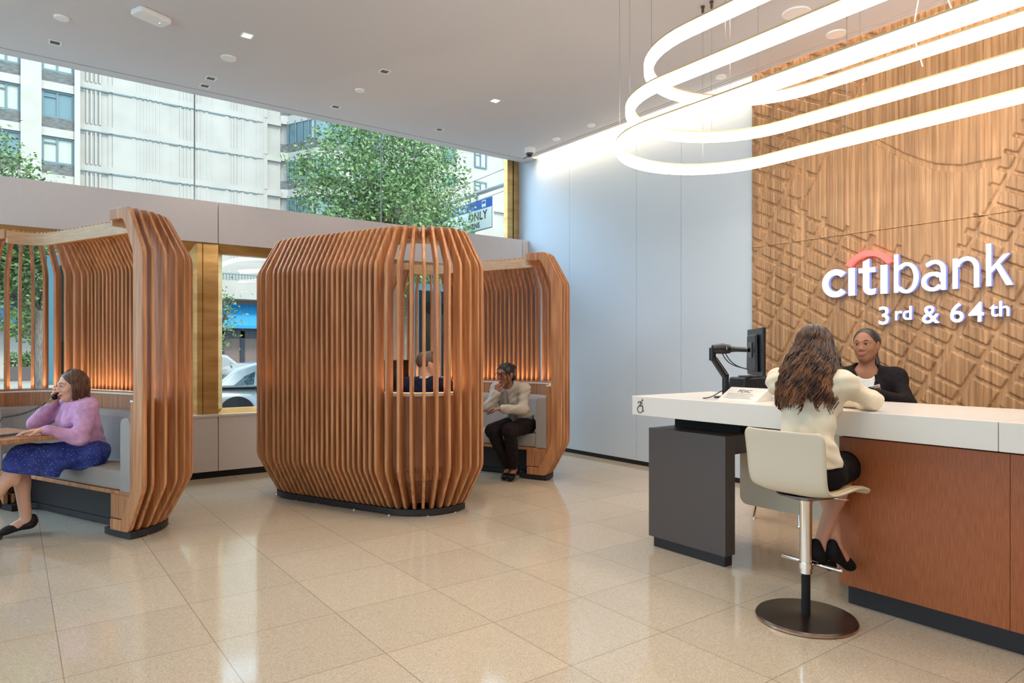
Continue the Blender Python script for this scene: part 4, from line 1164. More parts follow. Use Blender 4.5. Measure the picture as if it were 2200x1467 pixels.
MB().tube([(0, -2.5, .52), (0, 4.2, .50)], .05, 12).tube([(0, 4.1, .6), (0, 4.1, -4.64)], .09, 14).build('mast_arm', M['grey'], t, smooth=True)
MB().box(-.02, .02, .6, .66, .34, .5).box(-.02, .02, 2.3, 2.36, .34, .5).build('bracket', M['grey'], t)
for lab, p0, p1 in (('upper of two thin wires crossing the pale building', (14.6, 24, 8.0), (30, 26, 17)), ('lower of two thin wires crossing the pale building', (14.6, 24.5, 7.2), (30, 27, 15.2))):
    a0, a1 = Vector(p0), Vector(p1)
    o = MB().tube([a0.lerp(a1, i / 12) - Vector((0, 0, .5 * math.sin(PI * i / 12))) for i in range(13)], .012, 5).build('overhead_wire', M['black'])
    tag(o, lab, 'wire')

# cars
def car(loc, label, m, suv=False):
    t = empty('parked_car', loc, 0, label, 'car')
    H = 1.66 if suv else 1.43
    L = 4.6; hw = .90
    belt = .98 if suv else .90
    # stations from tail to nose: x, bottom, belt, roof(or None), half width
    xs = [0, .06, .25, .6, 1.0, 1.6, 2.2, 2.8, 3.3, 3.8, 4.3, 4.55, 4.6]
    bz = [.42, .32, .24, .22, .2, .2, .2, .2, .2, .22, .26, .34, .42]
    tz = [.72, belt - .04, belt + .0, belt + .02, belt + .01, belt, belt - .01, belt - .02, belt - .03, belt - .10, belt - .20, belt - .32, .60]
    hwid = [.70, .80, .86, .89, .90, .90, .90, .90, .89, .87, .80, .70, .62]
    b = MB(); ring_n = 12; V = []
    for x, z0, z1, w in zip(xs, bz, tz, hwid):
        sec = []
        for j in range(ring_n):
            a = 2 * PI * (j + .5) / ring_n
            cy_, sy_ = math.cos(a), math.sin(a)
            ex = .45
            yy = w * math.copysign(abs(cy_) ** ex, cy_); z = (z0 + z1) / 2 + (z1 - z0) / 2 * math.copysign(abs(sy_) ** ex, sy_)
            if z > (z0 + z1) / 2: yy *= .94
            V.append((x, yy, z))
    m_ = ring_n; n_ = len(xs)
    F = [(i * m_ + j, i * m_ + (j + 1) % m_, (i + 1) * m_ + (j + 1) % m_, (i + 1) * m_ + j) for i in range(n_ - 1) for j in range(m_)] + [tuple(range(m_)), tuple((n_ - 1) * m_ + j for j in range(m_))]
    o = b.add(V, F).build('body', m, t, smooth=True); sb = o.modifiers.new('s', 'SUBSURF'); sb.levels = 1; sb.render_levels = 2
    # cabin
    if suv: cab = [(.12, belt), (.35, H - .12), (.8, H), (2.2, H), (2.65, H - .10), (3.35, belt - .02)]
    else: cab = [(.45, belt), (.95, H - .14), (1.35, H - .02), (1.9, H), (2.4, H - .04), (2.75, H - .14), (3.45, belt - .03)]
    V = []
    for s_ in (-1, 1):
        for x, z in cab: V.append((x, s_ * (.84 - .20 * (z - belt) / (H - belt)), z))
        for x, z in cab[1:-1]: pass
    n_ = len(cab)
    F = [tuple(range(n_)), tuple(range(n_, 2 * n_))[::-1]] + [(i, i + 1, n_ + i + 1, n_ + i) for i in range(n_ - 1)] + [(0, n_, 2 * n_ - 1, n_ - 1)]
    MB().add(V, F).build('cabin', m, t, bevel=0.06, seg=4, auto=40)
    # side glass, set a little proud of the cabin flank
    def flank(pts, name, mm, off, parent=t):
        for s_ in (-1, 1):
            vv = [(x, s_ * (.84 - .20 * (z - belt) / (H - belt) + off), z) for x, z in pts]
            vi = [(x, s_ * (.84 - .20 * (z - belt) / (H - belt) + off - .02), z) for x, z in pts]
            q = len(pts)
            MB().add(vv + vi, [tuple(range(q)), tuple(range(q, 2 * q))] + [(i, (i + 1) % q, q + (i + 1) % q, q + i) for i in range(q)]).build(name, mm, parent)
    if suv:
        flank([(.42, belt + .04), (.62, H - .14), (1.2, H - .1), (1.25, belt + .04)], 'side_window', M['carglass'], .006)
        flank([(1.32, belt + .04), (1.27, H - .1), (2.1, H - .1), (2.15, belt + .04)], 'side_window', M['carglass'], .006)
    else:
        flank([(.86, belt + .04), (1.12, belt + .24), (1.34, belt + .33), (1.28, belt + .05)], 'quarter_window', M['carglass'], .006)
        flank([(1.36, belt + .05), (1.42, belt + .34), (1.75, H - .08), (2.05, H - .08), (2.1, belt + .05)], 'side_window', M['carglass'], .006)
        flank([(2.18, belt + .05), (2.14, H - .08), (2.5, H - .13), (3.15, belt + .05)], 'side_window', M['carglass'], .006)
        b = MB()
        for s_ in (-1, 1):
            b.tube([(1.28, s_ * .885, belt + .03), (1.34, s_ * .912, .72), (1.62, s_ * .915, .48), (1.9, s_ * .905, .26)], .006, 5)
            b.tube([(2.13, s_ * .885, belt + .03), (2.15, s_ * .912, .6), (2.13, s_ * .9, .26)], .006, 5)
        b.build('door_gap', M['tyre'], t)
        for s_ in (-1, 1):
            for x in (1.55, 2.32): MB().tube([(x, s_ * .915, .80), (x + .02, s_ * .935, .805), (x + .17, s_ * .935, .80), (x + .19, s_ * .915, .795)], .013, 8).build('door_handle', M['chrome'], t, smooth=True)
    MB().add([(.40 if not suv else .16, -.62, belt + .06), (.40 if not suv else .16, .62, belt + .06), (.86 if not suv else .36, .56, H - .18), (.86 if not suv else .36, -.56, H - .18)], [(0, 1, 2, 3)]).build('rear_window', M['carglass'], t, loc=(-.03, 0, .03))
    for x in (.92, 3.62):
        for s_ in (-1, 1):
            w = MB().lathe([(.20, -.10), (.31, -.10), (.325, -.06), (.325, .06), (.31, .10), (.20, .10)], 32, (x, s_ * .80, .325), 'y').build('wheel', M['tyre'], t, auto=40)
            MB().lathe([(.02, -.105), (.205, -.095), (.205, .095), (.02, .105)], 28, (x, s_ * .805, .325), 'y').build('rim', M['steel'], w, auto=40)
            MB().lathe([(.34, -.02), (.375, -.02), (.375, .02), (.34, .02)], 32, (x, s_ * .885, .335), 'y').build('arch', M['tyre'], t, auto=40)
car((2.95, 16.0, GZ - .1), 'silver sedan parked nearest in the window between the two booths', M['carpaint'])
car((2.2, 20.6, GZ - .1), 'greyish car standing behind the silver sedan', M['carpaint2'], True)
# planter
t = empty('street_planter', (.95, 45.5, GZ), 0, 'brown planter box with a green shrub seen far off through the left booth', 'planter')
MB().box(-1.3, 1.3, -.5, .5, 0, .75).build('box', M['shop'], t, bevel=0.02)
r = random.Random(4); V = []; F = []
for i in range(900):
    p = Vector((r.uniform(-1.2, 1.2), r.uniform(-.5, .5), r.uniform(.7, 1.5))); d = Vector((r.gauss(0, 1), r.gauss(0, 1), r.gauss(0, 1))).normalized(); s = d.orthogonal().normalized() * .05
    k_ = len(V); V += [p, p + d * .1 + s, p + d * .22, p + d * .1 - s]; F.append((k_, k_ + 1, k_ + 2, k_ + 3))
o = MB().add(V, F).build('shrub', M['leaf2'], t); o['kind'] = 'stuff'

# posters hung in the lower windows: printed film that lets the daylight through
def film(n, rgb):
    m = mat(n, rgb, 0.6); nt = m.node_tree; p = nt.nodes['Principled BSDF']; o = nt.nodes['Material Output']
    tr = N(m, 'ShaderNodeBsdfTranslucent'); tr.inputs[0].default_value = (*lin(rgb), 1); mx = N(m, 'ShaderNodeMixShader'); mx.inputs[0].default_value = 0.7
    nt.links.new(p.outputs[0], mx.inputs[1]); nt.links.new(tr.outputs[0], mx.inputs[2]); nt.links.new(mx.outputs[0], o.inputs[0]); return m
def poster(x0, x1, z0, z1, label, kind):
    t = empty('window_poster', ((x0 + x1) / 2, 7.84, z0), 0, label, 'poster'); w = (x1 - x0) / 2; h = z1 - z0
    MB().box(-w, w, -.012, .012, 0, h).build('frame_panel', film('poster_frame', (176, 206, 212)), t, bevel=0.003)
    MB().box(-w + .10, w - .10, -.0145, -.012, .10, h - .09).build('print', film('poster_print', (140, 172, 186)), t)
    if kind == 0:
        MB().box(-w + .10, w - .10, -.016, -.0145, .10, .42).build('lower_print', film('poster_low', (120, 134, 134)), t)
        b = MB()
        for (cx_, cz_) in ((-.19, .86), (-.19, .70), (-.03, .70), (-.02, .88)):
            P = arc(cx_, cz_, .05, .055, 20, 300, 18); Q = arc(cx_, cz_, .036, .041, 20, 300, 18)
            for i in range(18): b.prism([P[i], P[i + 1], Q[i + 1], Q[i]], -.0165, -.0145, 'y')
        b.build('faint_lettering', film('poster_letters', (220, 232, 240)), t)
    else:
        b = MB().prism(arc(-.03, h * .60, .14, .22, 0, 345, 24), -.016, -.0145, 'y'); b.build('faint_face_shape', film('poster_face', (176, 190, 176)), t)
        b = MB().prism(arc(-.03, h * .76, .16, .10, 0, 345, 24), -.0165, -.0155, 'y'); b.build('faint_hair_shape', film('poster_hair', (110, 130, 132)), t)
        MB().box(-w + .1, w - .1, -.0165, -.0145, .10, .34).build('lower_print', film('poster_low_b', (120, 170, 190)), t)
poster(.27, 1.30, 1.03, 2.27, 'grey window poster with faint round letters behind the leftmost booth', 0)
poster(4.17, 4.92, .92, 2.24, 'grey-blue window poster with a faint portrait behind the central booth', 1)
# ------------------------------------------------------------------ people
def cloth(n, a, b, sc=(1, 1, 1), ns=25, bump=0.15, rough=0.85): return noise_tint(mat(n, (0, 0, 0), rough, spec=0.2), a, b, sc, ns, 4, bump)
def skinmat(n, rgb):
    m = mat(n, rgb, 0.5, spec=0.35); p = m.node_tree.nodes['Principled BSDF']
    p.inputs['Subsurface Weight'].default_value = 0.0; p.inputs['Subsurface Radius'].default_value = (0.02, 0.008, 0.004); p.inputs['Subsurface Scale'].default_value = 0.3
    return m
M['skin_fair'] = skinmat('skin_fair', (224, 172, 146))
M['skin_tan'] = skinmat('skin_tan', (206, 150, 122))
M['skin_brown'] = skinmat('skin_brown', (158, 108, 82))
M['skin_brown2'] = skinmat('skin_brown_b', (146, 100, 78))
M['eye'] = mat('eye_white', (232, 226, 220), 0.2)
M['iris'] = mat('iris', (38, 24, 18), 0.15)
M['lips'] = mat('lips', (176, 96, 92), 0.45)
M['hair_black'] = noise_tint(mat('hair_black', (0, 0, 0), 0.38), (16, 12, 12), (40, 30, 28), (60, 60, 8), 3, 4, 0.3)
M['hair_brown'] = noise_tint(mat('hair_brown', (0, 0, 0), 0.42), (52, 32, 24), (118, 76, 50), (40, 40, 4), 3, 4, 0.2)
M['hair_curl'] = noise_tint(mat('hair_curl', (0, 0, 0), 0.40), (58, 34, 26), (150, 98, 62), (9, 9, 7), 2.2, 5, 0.0, lo=0.38, hi=0.68)
_m = M['hair_curl']; _nt = _m.node_tree; _tc = N(_m, 'ShaderNodeTexCoord'); _sx = N(_m, 'ShaderNodeSeparateXYZ'); _nt.links.new(_tc.outputs['Object'], _sx.inputs[0])
_mr = N(_m, 'ShaderNodeMapRange'); _mr.inputs[1].default_value = 1.36; _mr.inputs[2].default_value = 1.16; _mr.inputs[3].default_value = 0.45; _mr.inputs[4].default_value = 1.15; _nt.links.new(_sx.outputs[2], _mr.inputs[0])
_hs = N(_m, 'ShaderNodeHueSaturation'); _p = _nt.nodes['Principled BSDF']; _nt.links.new(_p.inputs['Base Color'].links[0].from_socket, _hs.inputs['Color']); _nt.links.new(_mr.outputs[0], _hs.inputs['Value']); _nt.links.new(_hs.outputs[0], _p.inputs['Base Color'])   # dyed lengths lighter than the roots
M['hair_grey'] = noise_tint(mat('hair_grey', (0, 0, 0), 0.6), (62, 46, 38), (120, 102, 90), (50, 50, 30), 4, 4, 0.3)

V3 = lambda *a: np.array(a, float)
def basis(yaw, pitch=0, roll=0):
    """head orientation: yaw turns to the person's left, pitch nods down"""
    return np.array((Euler((0, 0, math.radians(yaw))).to_matrix() @ Euler((math.radians(-pitch), 0, 0)).to_matrix() @ Euler((0, math.radians(roll), 0)).to_matrix()))
def head_skin(s, c, R, neck, nr=0.052, female=True):
    p = lambda *a: c + R @ V3(*a)
    s.cone(neck, p(0, -.018, -.055), nr, nr * .95, 0.02)
    s.ell(p(0, -.014, .030), (.074, .094, .084), R, 0.02)
    s.ell(p(0, .022, -.022), (.060, .068, .080), R, 0.025)
    s.ell(p(0, .054, -.086), (.022, .024, .020), R, 0.03)
    for sx in (-1, 1):
        s.cone(p(sx * .048, .002, -.040), p(sx * .016, .052, -.088), .019, .014, 0.025)
        s.ell(p(sx * .036, .060, -.020), (.022, .020, .020), R, 0.015)
        s.cone(p(sx * .012, .086, .030), p(sx * .046, .070, .030), .009, .008, 0.012)
        s.ell(p(sx * .031, .101, .011), (.017, .018, .011), R, 0.010, sub=True)
        s.ell(p(sx * .031, .076, .009), (.0145, .0125, .0125), R, 0.002)
        s.ell(p(sx * .077, -.006, -.004), (.008, .019, .031), R @ rotm(12, 0, 0), 0.006)
        s.ell(p(sx * .011, .097, -.026), (.009, .010, .008), R, 0.006)
    s.cone(p(0, .086, .018), p(0, .103, -.020), .0065, .0095, 0.012)
    s.ell(p(0, .090, -.053), (.022, .012, .006), R, 0.006)
    s.ell(p(0, .088, -.062), (.018, .012, .007), R, 0.006)
    s.ell(p(0, .100, -.0575), (.024, .008, .0015), R, 0.002, sub=True)
def face_parts(o, c, R, skin_dark, brow='hair_black', lips='lips', look=0.0, lid=0.0, smile=False):
    def ellmesh(name, cc, rr, m, rot=None, n=14):
        b = MB().lathe([(math.sin(PI * (i + .5) / n), -math.cos(PI * (i + .5) / n)) for i in range(n)], 16)
        Q = R if rot is None else R @ rot
        b.v = [tuple(c + R @ V3(*cc) + Q @ (V3(*v) * V3(*rr))) for v in b.v]
        return b.build(name, m, o, smooth=True)
    for sx in (-1, 1):
        e = ellmesh('eye', (sx * .031, .0790, .0098), (.0136, .0118, .0066 - lid), M['eye'])
        ellmesh('iris', (sx * .031 + look, .0886, .0096), (.0064, .0030, .0060 - lid * .4), M['iris']).parent = e
        b = MB()
        b.tube([tuple(c + R @ V3(sx * x, y, z)) for x, y, z in ((.014, .093, .033), (.026, .0915, .038), (.038, .085, .0375), (.050, .074, .031))], [.0022, .0033, .0030, .0014], 6)
        b.build('eyebrow', M[brow], o, smooth=True)
        b = MB().tube([tuple(c + R @ V3(sx * x, y, z)) for x, y, z in ((.0175, .0895, .0115), (.025, .0925, .0158), (.034, .0915, .0162), (.046, .0805, .0118))], [.0012, .0022, .0024, .0014], 5)
        b.build('eyelash', M['iris'], o, smooth=True)
    zz = .0015 if smile else 0
    b = MB().tube([tuple(c + R @ V3(x, y, z)) for x, y, z in ((-.025, .0875, -.0568 + zz * 2), (-.013, .0975, -.0535), (0, .1005, -.0545), (.013, .0975, -.0535), (.025, .0875, -.0568 + zz * 2))], [.0014, .0046, .0040, .0046, .0014], 8, sx=.7)
    l = b.build('lips', M[lips], o, smooth=True)
    MB().tube([tuple(c + R @ V3(x, y, z)) for x, y, z in ((-.022, .088, -.0590 + zz * 2), (-.010, .0965, -.0625), (0, .0985, -.0635), (.010, .0965, -.0625), (.022, .088, -.0590 + zz * 2))], [.0014, .0052, .0060, .0052, .0014], 8, sx=.7).build('lower_lip', M[lips], l, smooth=True)

def hand_skin(s, w, f, n, thumb, curl=(20, 25, 20), spread=4, tcurl=0.4, sc=0.95):
    """w wrist, f pointing direction, n the way the palm faces, thumb = +1/-1 side along f x n"""
    f = np.array(f, float); f /= np.linalg.norm(f); n = np.array(n, float); n -= f * (n @ f); n /= np.linalg.norm(n)
    q = np.cross(f, n) * thumb
    s.ell(w + f * .046 * sc, V3(.036, .050, .013) * sc, np.stack([q, f, n], 1), 0.010)
    s.cone(w - f * .01, w + f * .03 * sc, .020 * sc, .017 * sc, 0.012)
    L = [(.040, .026, .021), (.045, .029, .022), (.042, .027, .021), (.032, .021, .018)]
    for i in range(4):
        off = (1.5 - i) * .0205 * sc
        p = w + q * off * .95 + f * (.085 - .003 * abs(1 - i) - (.008 if i == 3 else 0)) * sc
        s.cone(w + q * off * .5 + f * .02 * sc, p, .012 * sc, .0100 * sc, 0.008)
        a = 0; side = math.radians(spread * (1.5 - i))
        for j in range(3):
            a += math.radians(curl[j] * (1 + .12 * i))
            d = (f * math.cos(side) + q * math.sin(side)) * math.cos(a) + n * math.sin(a)
            e = p + d * L[i][j] * sc
            s.cone(p, e, (.0088 - .0008 * j) * sc, (.0080 - .0008 * j) * sc, 0.003)
            p = e
    t0 = w + q * .018 * sc + f * .018 * sc
    t1 = t0 + (q * .62 + f * .70 + n * .25 * tcurl) * .038 * sc
    t2 = t1 + (q * .30 + f * .85 + n * tcurl) / np.linalg.norm(q * .30 + f * .85 + n * tcurl) * .032 * sc
    t3 = t2 + (q * .05 + f * .85 + n * tcurl * 1.3) / np.linalg.norm(q * .05 + f * .85 + n * tcurl * 1.3) * .026 * sc
    s.cone(t0, t1, .0155 * sc, .0115 * sc, 0.010); s.cone(t1, t2, .0112 * sc, .0100 * sc, 0.004); s.cone(t2, t3, .0098 * sc, .0078 * sc, 0.003)

def spine(s, J, k=1.0, pad=0.0, female=True):
    P, W, C, Nk = [V3(*J[x]) for x in ('pelvis', 'waist', 'chest', 'neck')]
    sw = J.get('sw', 1.0) * k
    def frame(a, b):
        z = (b - a) / np.linalg.norm(b - a); x = V3(1, 0, 0); x = x - z * (x @ z); x /= np.linalg.norm(x); y = np.cross(z, x); return np.stack([x, y, z], 1)
    s.ell(P, (.155 * sw + pad, .115 * sw + pad, .115 + pad), frame(P, W), 0.05)
    s.ell(W, (.118 * sw + pad, .090 * sw + pad, .12 + pad), frame(P, C), 0.06)
    s.ell(C, (.140 * sw + pad, .100 * sw + pad, .135 + pad), frame(W, Nk), 0.06)
    F = frame(W, Nk)
    if female:
        for sx in (-1, 1): s.ell(C + F @ V3(sx * .065 * sw, .075 * sw, .0), (.055 + pad, .050 + pad, .055 + pad), F, 0.03)
    for sd in ('L', 'R'):
        S = V3(*J['sh' + sd]); s.cone(S, (C + Nk) / 2 + (Nk - C) * .32, .050 + pad, .050 + pad, 0.05)
        s.cone(S, C, .050 + pad, .07 + pad, 0.05)
def arm(s, J, sd, r=(.050, .040, .040, .028), pad=0.0, to=1.0, k=0.02):
    S, E, W = [V3(*J[x + sd]) for x in ('sh', 'el', 'wr')]
    s.cone(S, E, r[0] + pad, r[1] + pad, k); s.cone(E, E + (W - E) * to, r[2] + pad, r[2] + (r[3] - r[2]) * to + pad, k)
def leg(s, J, sd, r=(.082, .058, .056, .036), pad=0.0, frm=0.0, to=1.0, k=0.02):
    H, K, A = [V3(*J[x + sd]) for x in ('hip', 'kn', 'an')]
    if frm < 1: s.cone(H, K, r[0] + pad, r[1] + pad, k)
    if to > 0:
        B = K + (A - K) * to
        s.cone(K, B, r[2] + pad, r[2] + (r[3] - r[2]) * to + pad, k)
        if pad < .012 and to > .6: 
            mid = K + (A - K) * .32; bk = np.cross(A - K, V3(1, 0, 0)); bk /= np.linalg.norm(bk); 
            if bk[1] > 0: bk = -bk
            s.ell(mid + bk * .018, (.040 + pad, .040 + pad, .095), None, 0.03)
def foot_skin(s, J, sd, k=0.015):
    A, T = V3(*J['an' + sd]), V3(*J['toe' + sd])
    d = T - A; s.cone(A, A + d * .45 + V3(0, 0, -.01), .033, .030, k); s.cone(A + d * .4, T, .030, .022, k)
def shoe(name, J, sd, m, parent, heel=0.0, lo=(-.5, -.2, -.1), opening=True):
    A, T = V3(*J['an' + sd]), V3(*J['toe' + sd])
    d = T - A; L = np.linalg.norm(d); f = d / L
    up = V3(0, 0, 1) - f * f[2]; up /= np.linalg.norm(up); q = np.cross(f, up)
    R = np.stack([q, f, up], 1)
    b = np.minimum(A, T) - .11; t = np.maximum(A, T) + .11
    s = SDF(b, t, .005)
    hc = A - up * .035 - f * .012
    s.ell(hc, (.034, .048, .034), R, 0.02)
    s.cone(hc, T, .034, .026, 0.03)
    s.ell(T - f * .02, (.040, .055, .024), R, 0.02)
    s.cone(hc, hc - f * .03 + up * .030, .030, .026, 0.02)
    if opening: s.ell(A + f * .02 + up * .025, (.026, .062, .030), R, 0.006, sub=True)
    return link(name, s.mesh(name), m, parent)

def hair_strands(name, m, parent, c, R, n, length_fn, seed, wave=0.0, wfreq=5.0, rad=0.0042, face=50, spread_fn=None, back=0.0, npts=22, low=-.2):
    """strands rooted on the scalp that run over the skull and then hang; positions in person space"""
    r = random.Random(seed); b = MB()
    for i in range(n):
        ph = math.radians(r.uniform(face, 360 - face))              # 0 = straight ahead, 180 = back
        el = math.radians(r.uniform(8, 88) if r.random() < .8 else r.uniform(-10, 30))
        rx, ry, rz_ = .078, .098, .090
        p0 = V3(math.sin(ph) * rx * math.cos(el), -.014 + math.cos(ph) * ry * math.cos(el), .032 + rz_ * math.sin(el))
        Lz = length_fn(ph, r); pts = []; w0 = r.uniform(0, 6.28); w1 = r.uniform(0, 6.28); amp = wave * r.uniform(.6, 1.3); fr_ = wfreq * r.uniform(.8, 1.2)
        side = V3(math.sin(ph), math.cos(ph), 0)
        for j in range(npts):
            u = j / (npts - 1)
            # phase one: slide down over the skull, phase two: hang
            e2 = el * (1 - u * 3.2)
            if e2 > 0:
                q = V3(math.sin(ph) * rx * math.cos(e2), -.014 + math.cos(ph) * ry * math.cos(e2), .032 + rz_ * math.sin(e2)); zlast = q[2]; uh = u
                pw = c + R @ (q * 1.03)
            else:
                if 'h0' not in locals() or hj != i: h0 = u; hj = i; base = c + R @ (V3(math.sin(ph) * rx, -.014 + math.cos(ph) * ry, .032) * 1.03)
                v = (u - h0) / max(1e-3, 1 - h0)
                out = spread_fn(ph, v) if spread_fn else 0
                sd_ = R @ side
                pw = base + sd_ * out + V3(0, -back * v, -Lz * v)
            aa = amp * min(1, max(0, u * 2.2 - .25))
            t_ = R @ V3(math.cos(ph), -math.sin(ph), 0)
            pw = pw + t_ * aa * math.sin(fr_ * u * 6.28 + w0) + (R @ side) * aa * .7 * math.sin(fr_ * u * 6.28 + w1)
            pts.append(tuple(pw))
        rr_ = [rad * (1.15 - .75 * (j / (npts - 1)) ** 2) for j in range(npts)]
        b.tube(pts, rr_, 4, sx=1.3)
    me = b.mesh(name, fix=False)
    return link(name, me, m, parent, smooth=True)

H = 0.005
def new_person(loc, rz, label):
    return empty('person', loc, math.radians(rz), label, 'person')

# ---- seated customer with long curly hair -------------------------------------------------
t = new_person((3.23, 1.875, 0), -80, 'seated person with long curly brown hair, cream blouse and black skirt on the bar stool')
J = dict(pelvis=(0, .0, .755), waist=(0, .02, .92), chest=(0, .065, 1.075), neck=(0, .085, 1.225), shL=(-.155, .08, 1.185), shR=(.155, .07, 1.185),
         elL=(-.165, .33, 1.095), elR=(.215, .345, 1.09), wrL=(-.04, .47, 1.10), wrR=(.03, .50, 1.078),
         hipL=(-.085, .02, .745), hipR=(.085, .02, .745), knL=(-.03, .36, .735), knR=(.085, .36, .735), anL=(.100, .145, .345), anR=(.040, .075, .350), toeL=(.125, .265, .235), toeR=(.055, .185, .240), sw=.95)
hc = V3(0, .125, 1.358); hR = basis(14, 8)
s = SDF((-.32, -.16, .24), (.32, .68, 1.50), H)
spine(s, J); head_skin(s, hc, hR, V3(*J['neck']), .048)
for sd in 'LR': arm(s, J, sd, (.040, .034, .034, .024)); leg(s, J, sd, (.082, .056, .052, .030)); foot_skin(s, J, sd)
hand_skin(s, V3(*J['wrR']), (-.75, .62, .02), (0, -.1, -1), -1, (12, 18, 14)); hand_skin(s, V3(*J['wrL']), (.8, .5, -.05), (0, 0, -1), 1, (15, 20, 16))
link('body', s.mesh('body'), M['skin_tan'], t); face_parts(t, hc, hR, None, 'hair_brown')
s = SDF((-.34, -.24, .66), (.34, .62, 1.32), H)
spine(s, J, pad=.014)
s.ell((0, .0, .80), (.172, .165, .13), None, .03)
s.cone((.12, -.04, .88), (.175, -.03, .715), .045, .03, .03); s.cone((-.12, -.03, .88), (-.16, -.06, .76), .045, .03, .03); s.cone((.02, -.08, .86), (.06, -.13, .76), .05, .035, .03)
s.cutplane((0, 0, .735), (.25, -.10, -1)); s.cutplane((0, .10, 1.262), (0, .25, 1))
s.cutplane((0, .085, .80), (0, .85, -.55))
for sd in 'LR': arm(s, J, sd, (.046, .042, .042, .034), pad=.004, to=.97, k=.025)
s.folds(.005, (30, 26, 44), 1.0)
link('blouse', s.mesh('blouse'), cloth('cream_silk', (226, 212, 186), (238, 226, 204), ns=8, bump=.05, rough=.55), t)
s = SDF((-.24, -.20, .60), (.26, .46, .92), H)
s.ell(J['pelvis'], (.168, .135, .115), None, .04)
for sd in 'LR': leg(s, J, sd, (.092, .074, 0, 0), pad=.006, to=0, k=.05)
s.folds(.002); s.cutplane((0, .375, 0), (0, 1, 0))
link('skirt', s.mesh('skirt'), cloth('black_skirt', (16, 14, 18), (26, 22, 26)), t)
for sd in 'LR': shoe('shoe', J, sd, cloth('black_suede', (20, 18, 22), (32, 28, 30)), t, opening=False)
s = SDF((-.16, -.18, 1.0), (.16, .26, 1.50), H)
s.ell(hc + hR @ V3(0, -.020, .030), (.078, .092, .084), hR, .02); s.cone(hc + V3(0, -.05, 0), hc + V3(-.01, -.105, -.17), .076, .066, .04)
s.cone(hc + V3(-.01, -.105, -.17), hc + V3(-.015, -.125, -.25), .066, .045, .04)
s.ell(hc + hR @ V3(.0, .095, -.03), (.056, .065, .085), hR, .01, sub=True)
hb = link('hair', s.mesh('hair'), M['hair_curl'], t)
def lock_hair(name, m, parent, c, R, locks, per, seed, face, npts=34):
    r = random.Random(seed); b = MB()
    for L in range(locks):
        ph0 = math.radians(r.uniform(face, 360 - face)); el0 = math.radians(r.uniform(-5, 88) if r.random() < .75 else r.uniform(-30, 20))
        Lz = (r.uniform(.25, .335) if math.cos(ph0) < .25 else r.uniform(.18, .31)); w0, w1 = r.uniform(0, 6.28), r.uniform(0, 6.28)
        fr_ = r.uniform(2.6, 3.8); amp = r.uniform(.008, .014); outk = r.uniform(.8, 1.25)
        for k_ in range(per):
            ph = ph0 + r.gauss(0, .055); el = el0 + r.gauss(0, .05); dl = r.uniform(-.03, .02); jx = r.gauss(0, .28); pts = []
            side = V3(math.sin(ph), math.cos(ph), 0); tng = V3(math.cos(ph), -math.sin(ph), 0)
            arc_len = max(0, el) * .09; tot = arc_len + Lz + dl; off = r.uniform(1.03, 1.10)
            for j in range(npts):
                u = j / (npts - 1); sl_ = u * tot
                if sl_ < arc_len:
                    e2 = el - sl_ / .09; q = V3(side[0] * .078 * math.cos(e2), -.018 + side[1] * .094 * math.cos(e2), .032 + .088 * math.sin(e2)) * off; dn = 0; v = 0
                else:
                    e2 = min(el, 0); dn = sl_ - arc_len; v = dn / max(.01, tot - arc_len)
                    q = V3(side[0] * .078, -.018 + side[1] * .094, .032 + .088 * math.sin(e2) * .6) * off
                pw = c + R @ q
                sd_ = R @ side; o_ = (.055 * math.sin(min(1, v * 1.25) * PI / 2)) * outk
                pw = pw + sd_ * o_ + V3(-.015 * v, -.060 * v, -dn)
                aa = amp * min(1, u * 2.2); ph_ = fr_ * u * 6.28
                pw = pw + (R @ tng) * aa * math.sin(ph_ + w0 + jx) + sd_ * aa * .75 * math.sin(ph_ * 1.0 + w0 + 1.5 + jx) + V3(*(r.gauss(0, .0007) for _ in range(3)))
                pts.append(tuple(pw))
            b.tube(pts, [.0030 * (1.2 - .7 * (j / (npts - 1)) ** 3) for j in range(npts)], 4, sx=1.3)
    return link(name, b.mesh(name, fix=False), m, parent, smooth=True)
lock_hair('curl_strands', M['hair_curl'], hb, hc, hR, 150, 12, 11, 58)

# ---- employee behind the counter ----------------------------------------------------------
t = new_person((4.70, 2.285, 0), 205 - 90, 'person in a black blazer with pulled-back hair behind the counter')
J = dict(pelvis=(0, -.02, .84), waist=(0, -.01, .97), chest=(0, .01, 1.10), neck=(0, .035, 1.225), shL=(-.170, .02, 1.165), shR=(.170, .02, 1.165),
         elL=(-.235, .15, 1.0), elR=(.235, .15, 1.0), wrL=(-.02, .315, 1.085), wrR=(.05, .33, 1.09),
         hipL=(-.085, -.02, .80), hipR=(.085, -.02, .80), knL=(-.09, .02, .44), knR=(.09, .02, .44), anL=(-.09, -.02, .09), anR=(.09, -.02, .09), toeL=(-.10, .13, .035), toeR=(.10, .13, .035), sw=1.0)
hc = V3(.0, .065, 1.388); hR = basis(-18, 0, 2) * .955
s = SDF((-.34, -.20, -.005), (.34, .56, 1.54), H)
spine(s, J); head_skin(s, hc, hR, V3(*J['neck']), .050)
for sd in 'LR': arm(s, J, sd, (.044, .036, .034, .025)); leg(s, J, sd); foot_skin(s, J, sd)
hand_skin(s, V3(*J['wrR']), (-.8, .45, -.05), (0, 0, -1), -1, (12, 15, 12)); hand_skin(s, V3(*J['wrL']), (.8, .45, -.05), (0, 0, -1), 1, (12, 15, 12))
link('body', s.mesh('body'), M['skin_brown'], t); face_parts(t, hc, hR, None, 'hair_black', look=.0005)
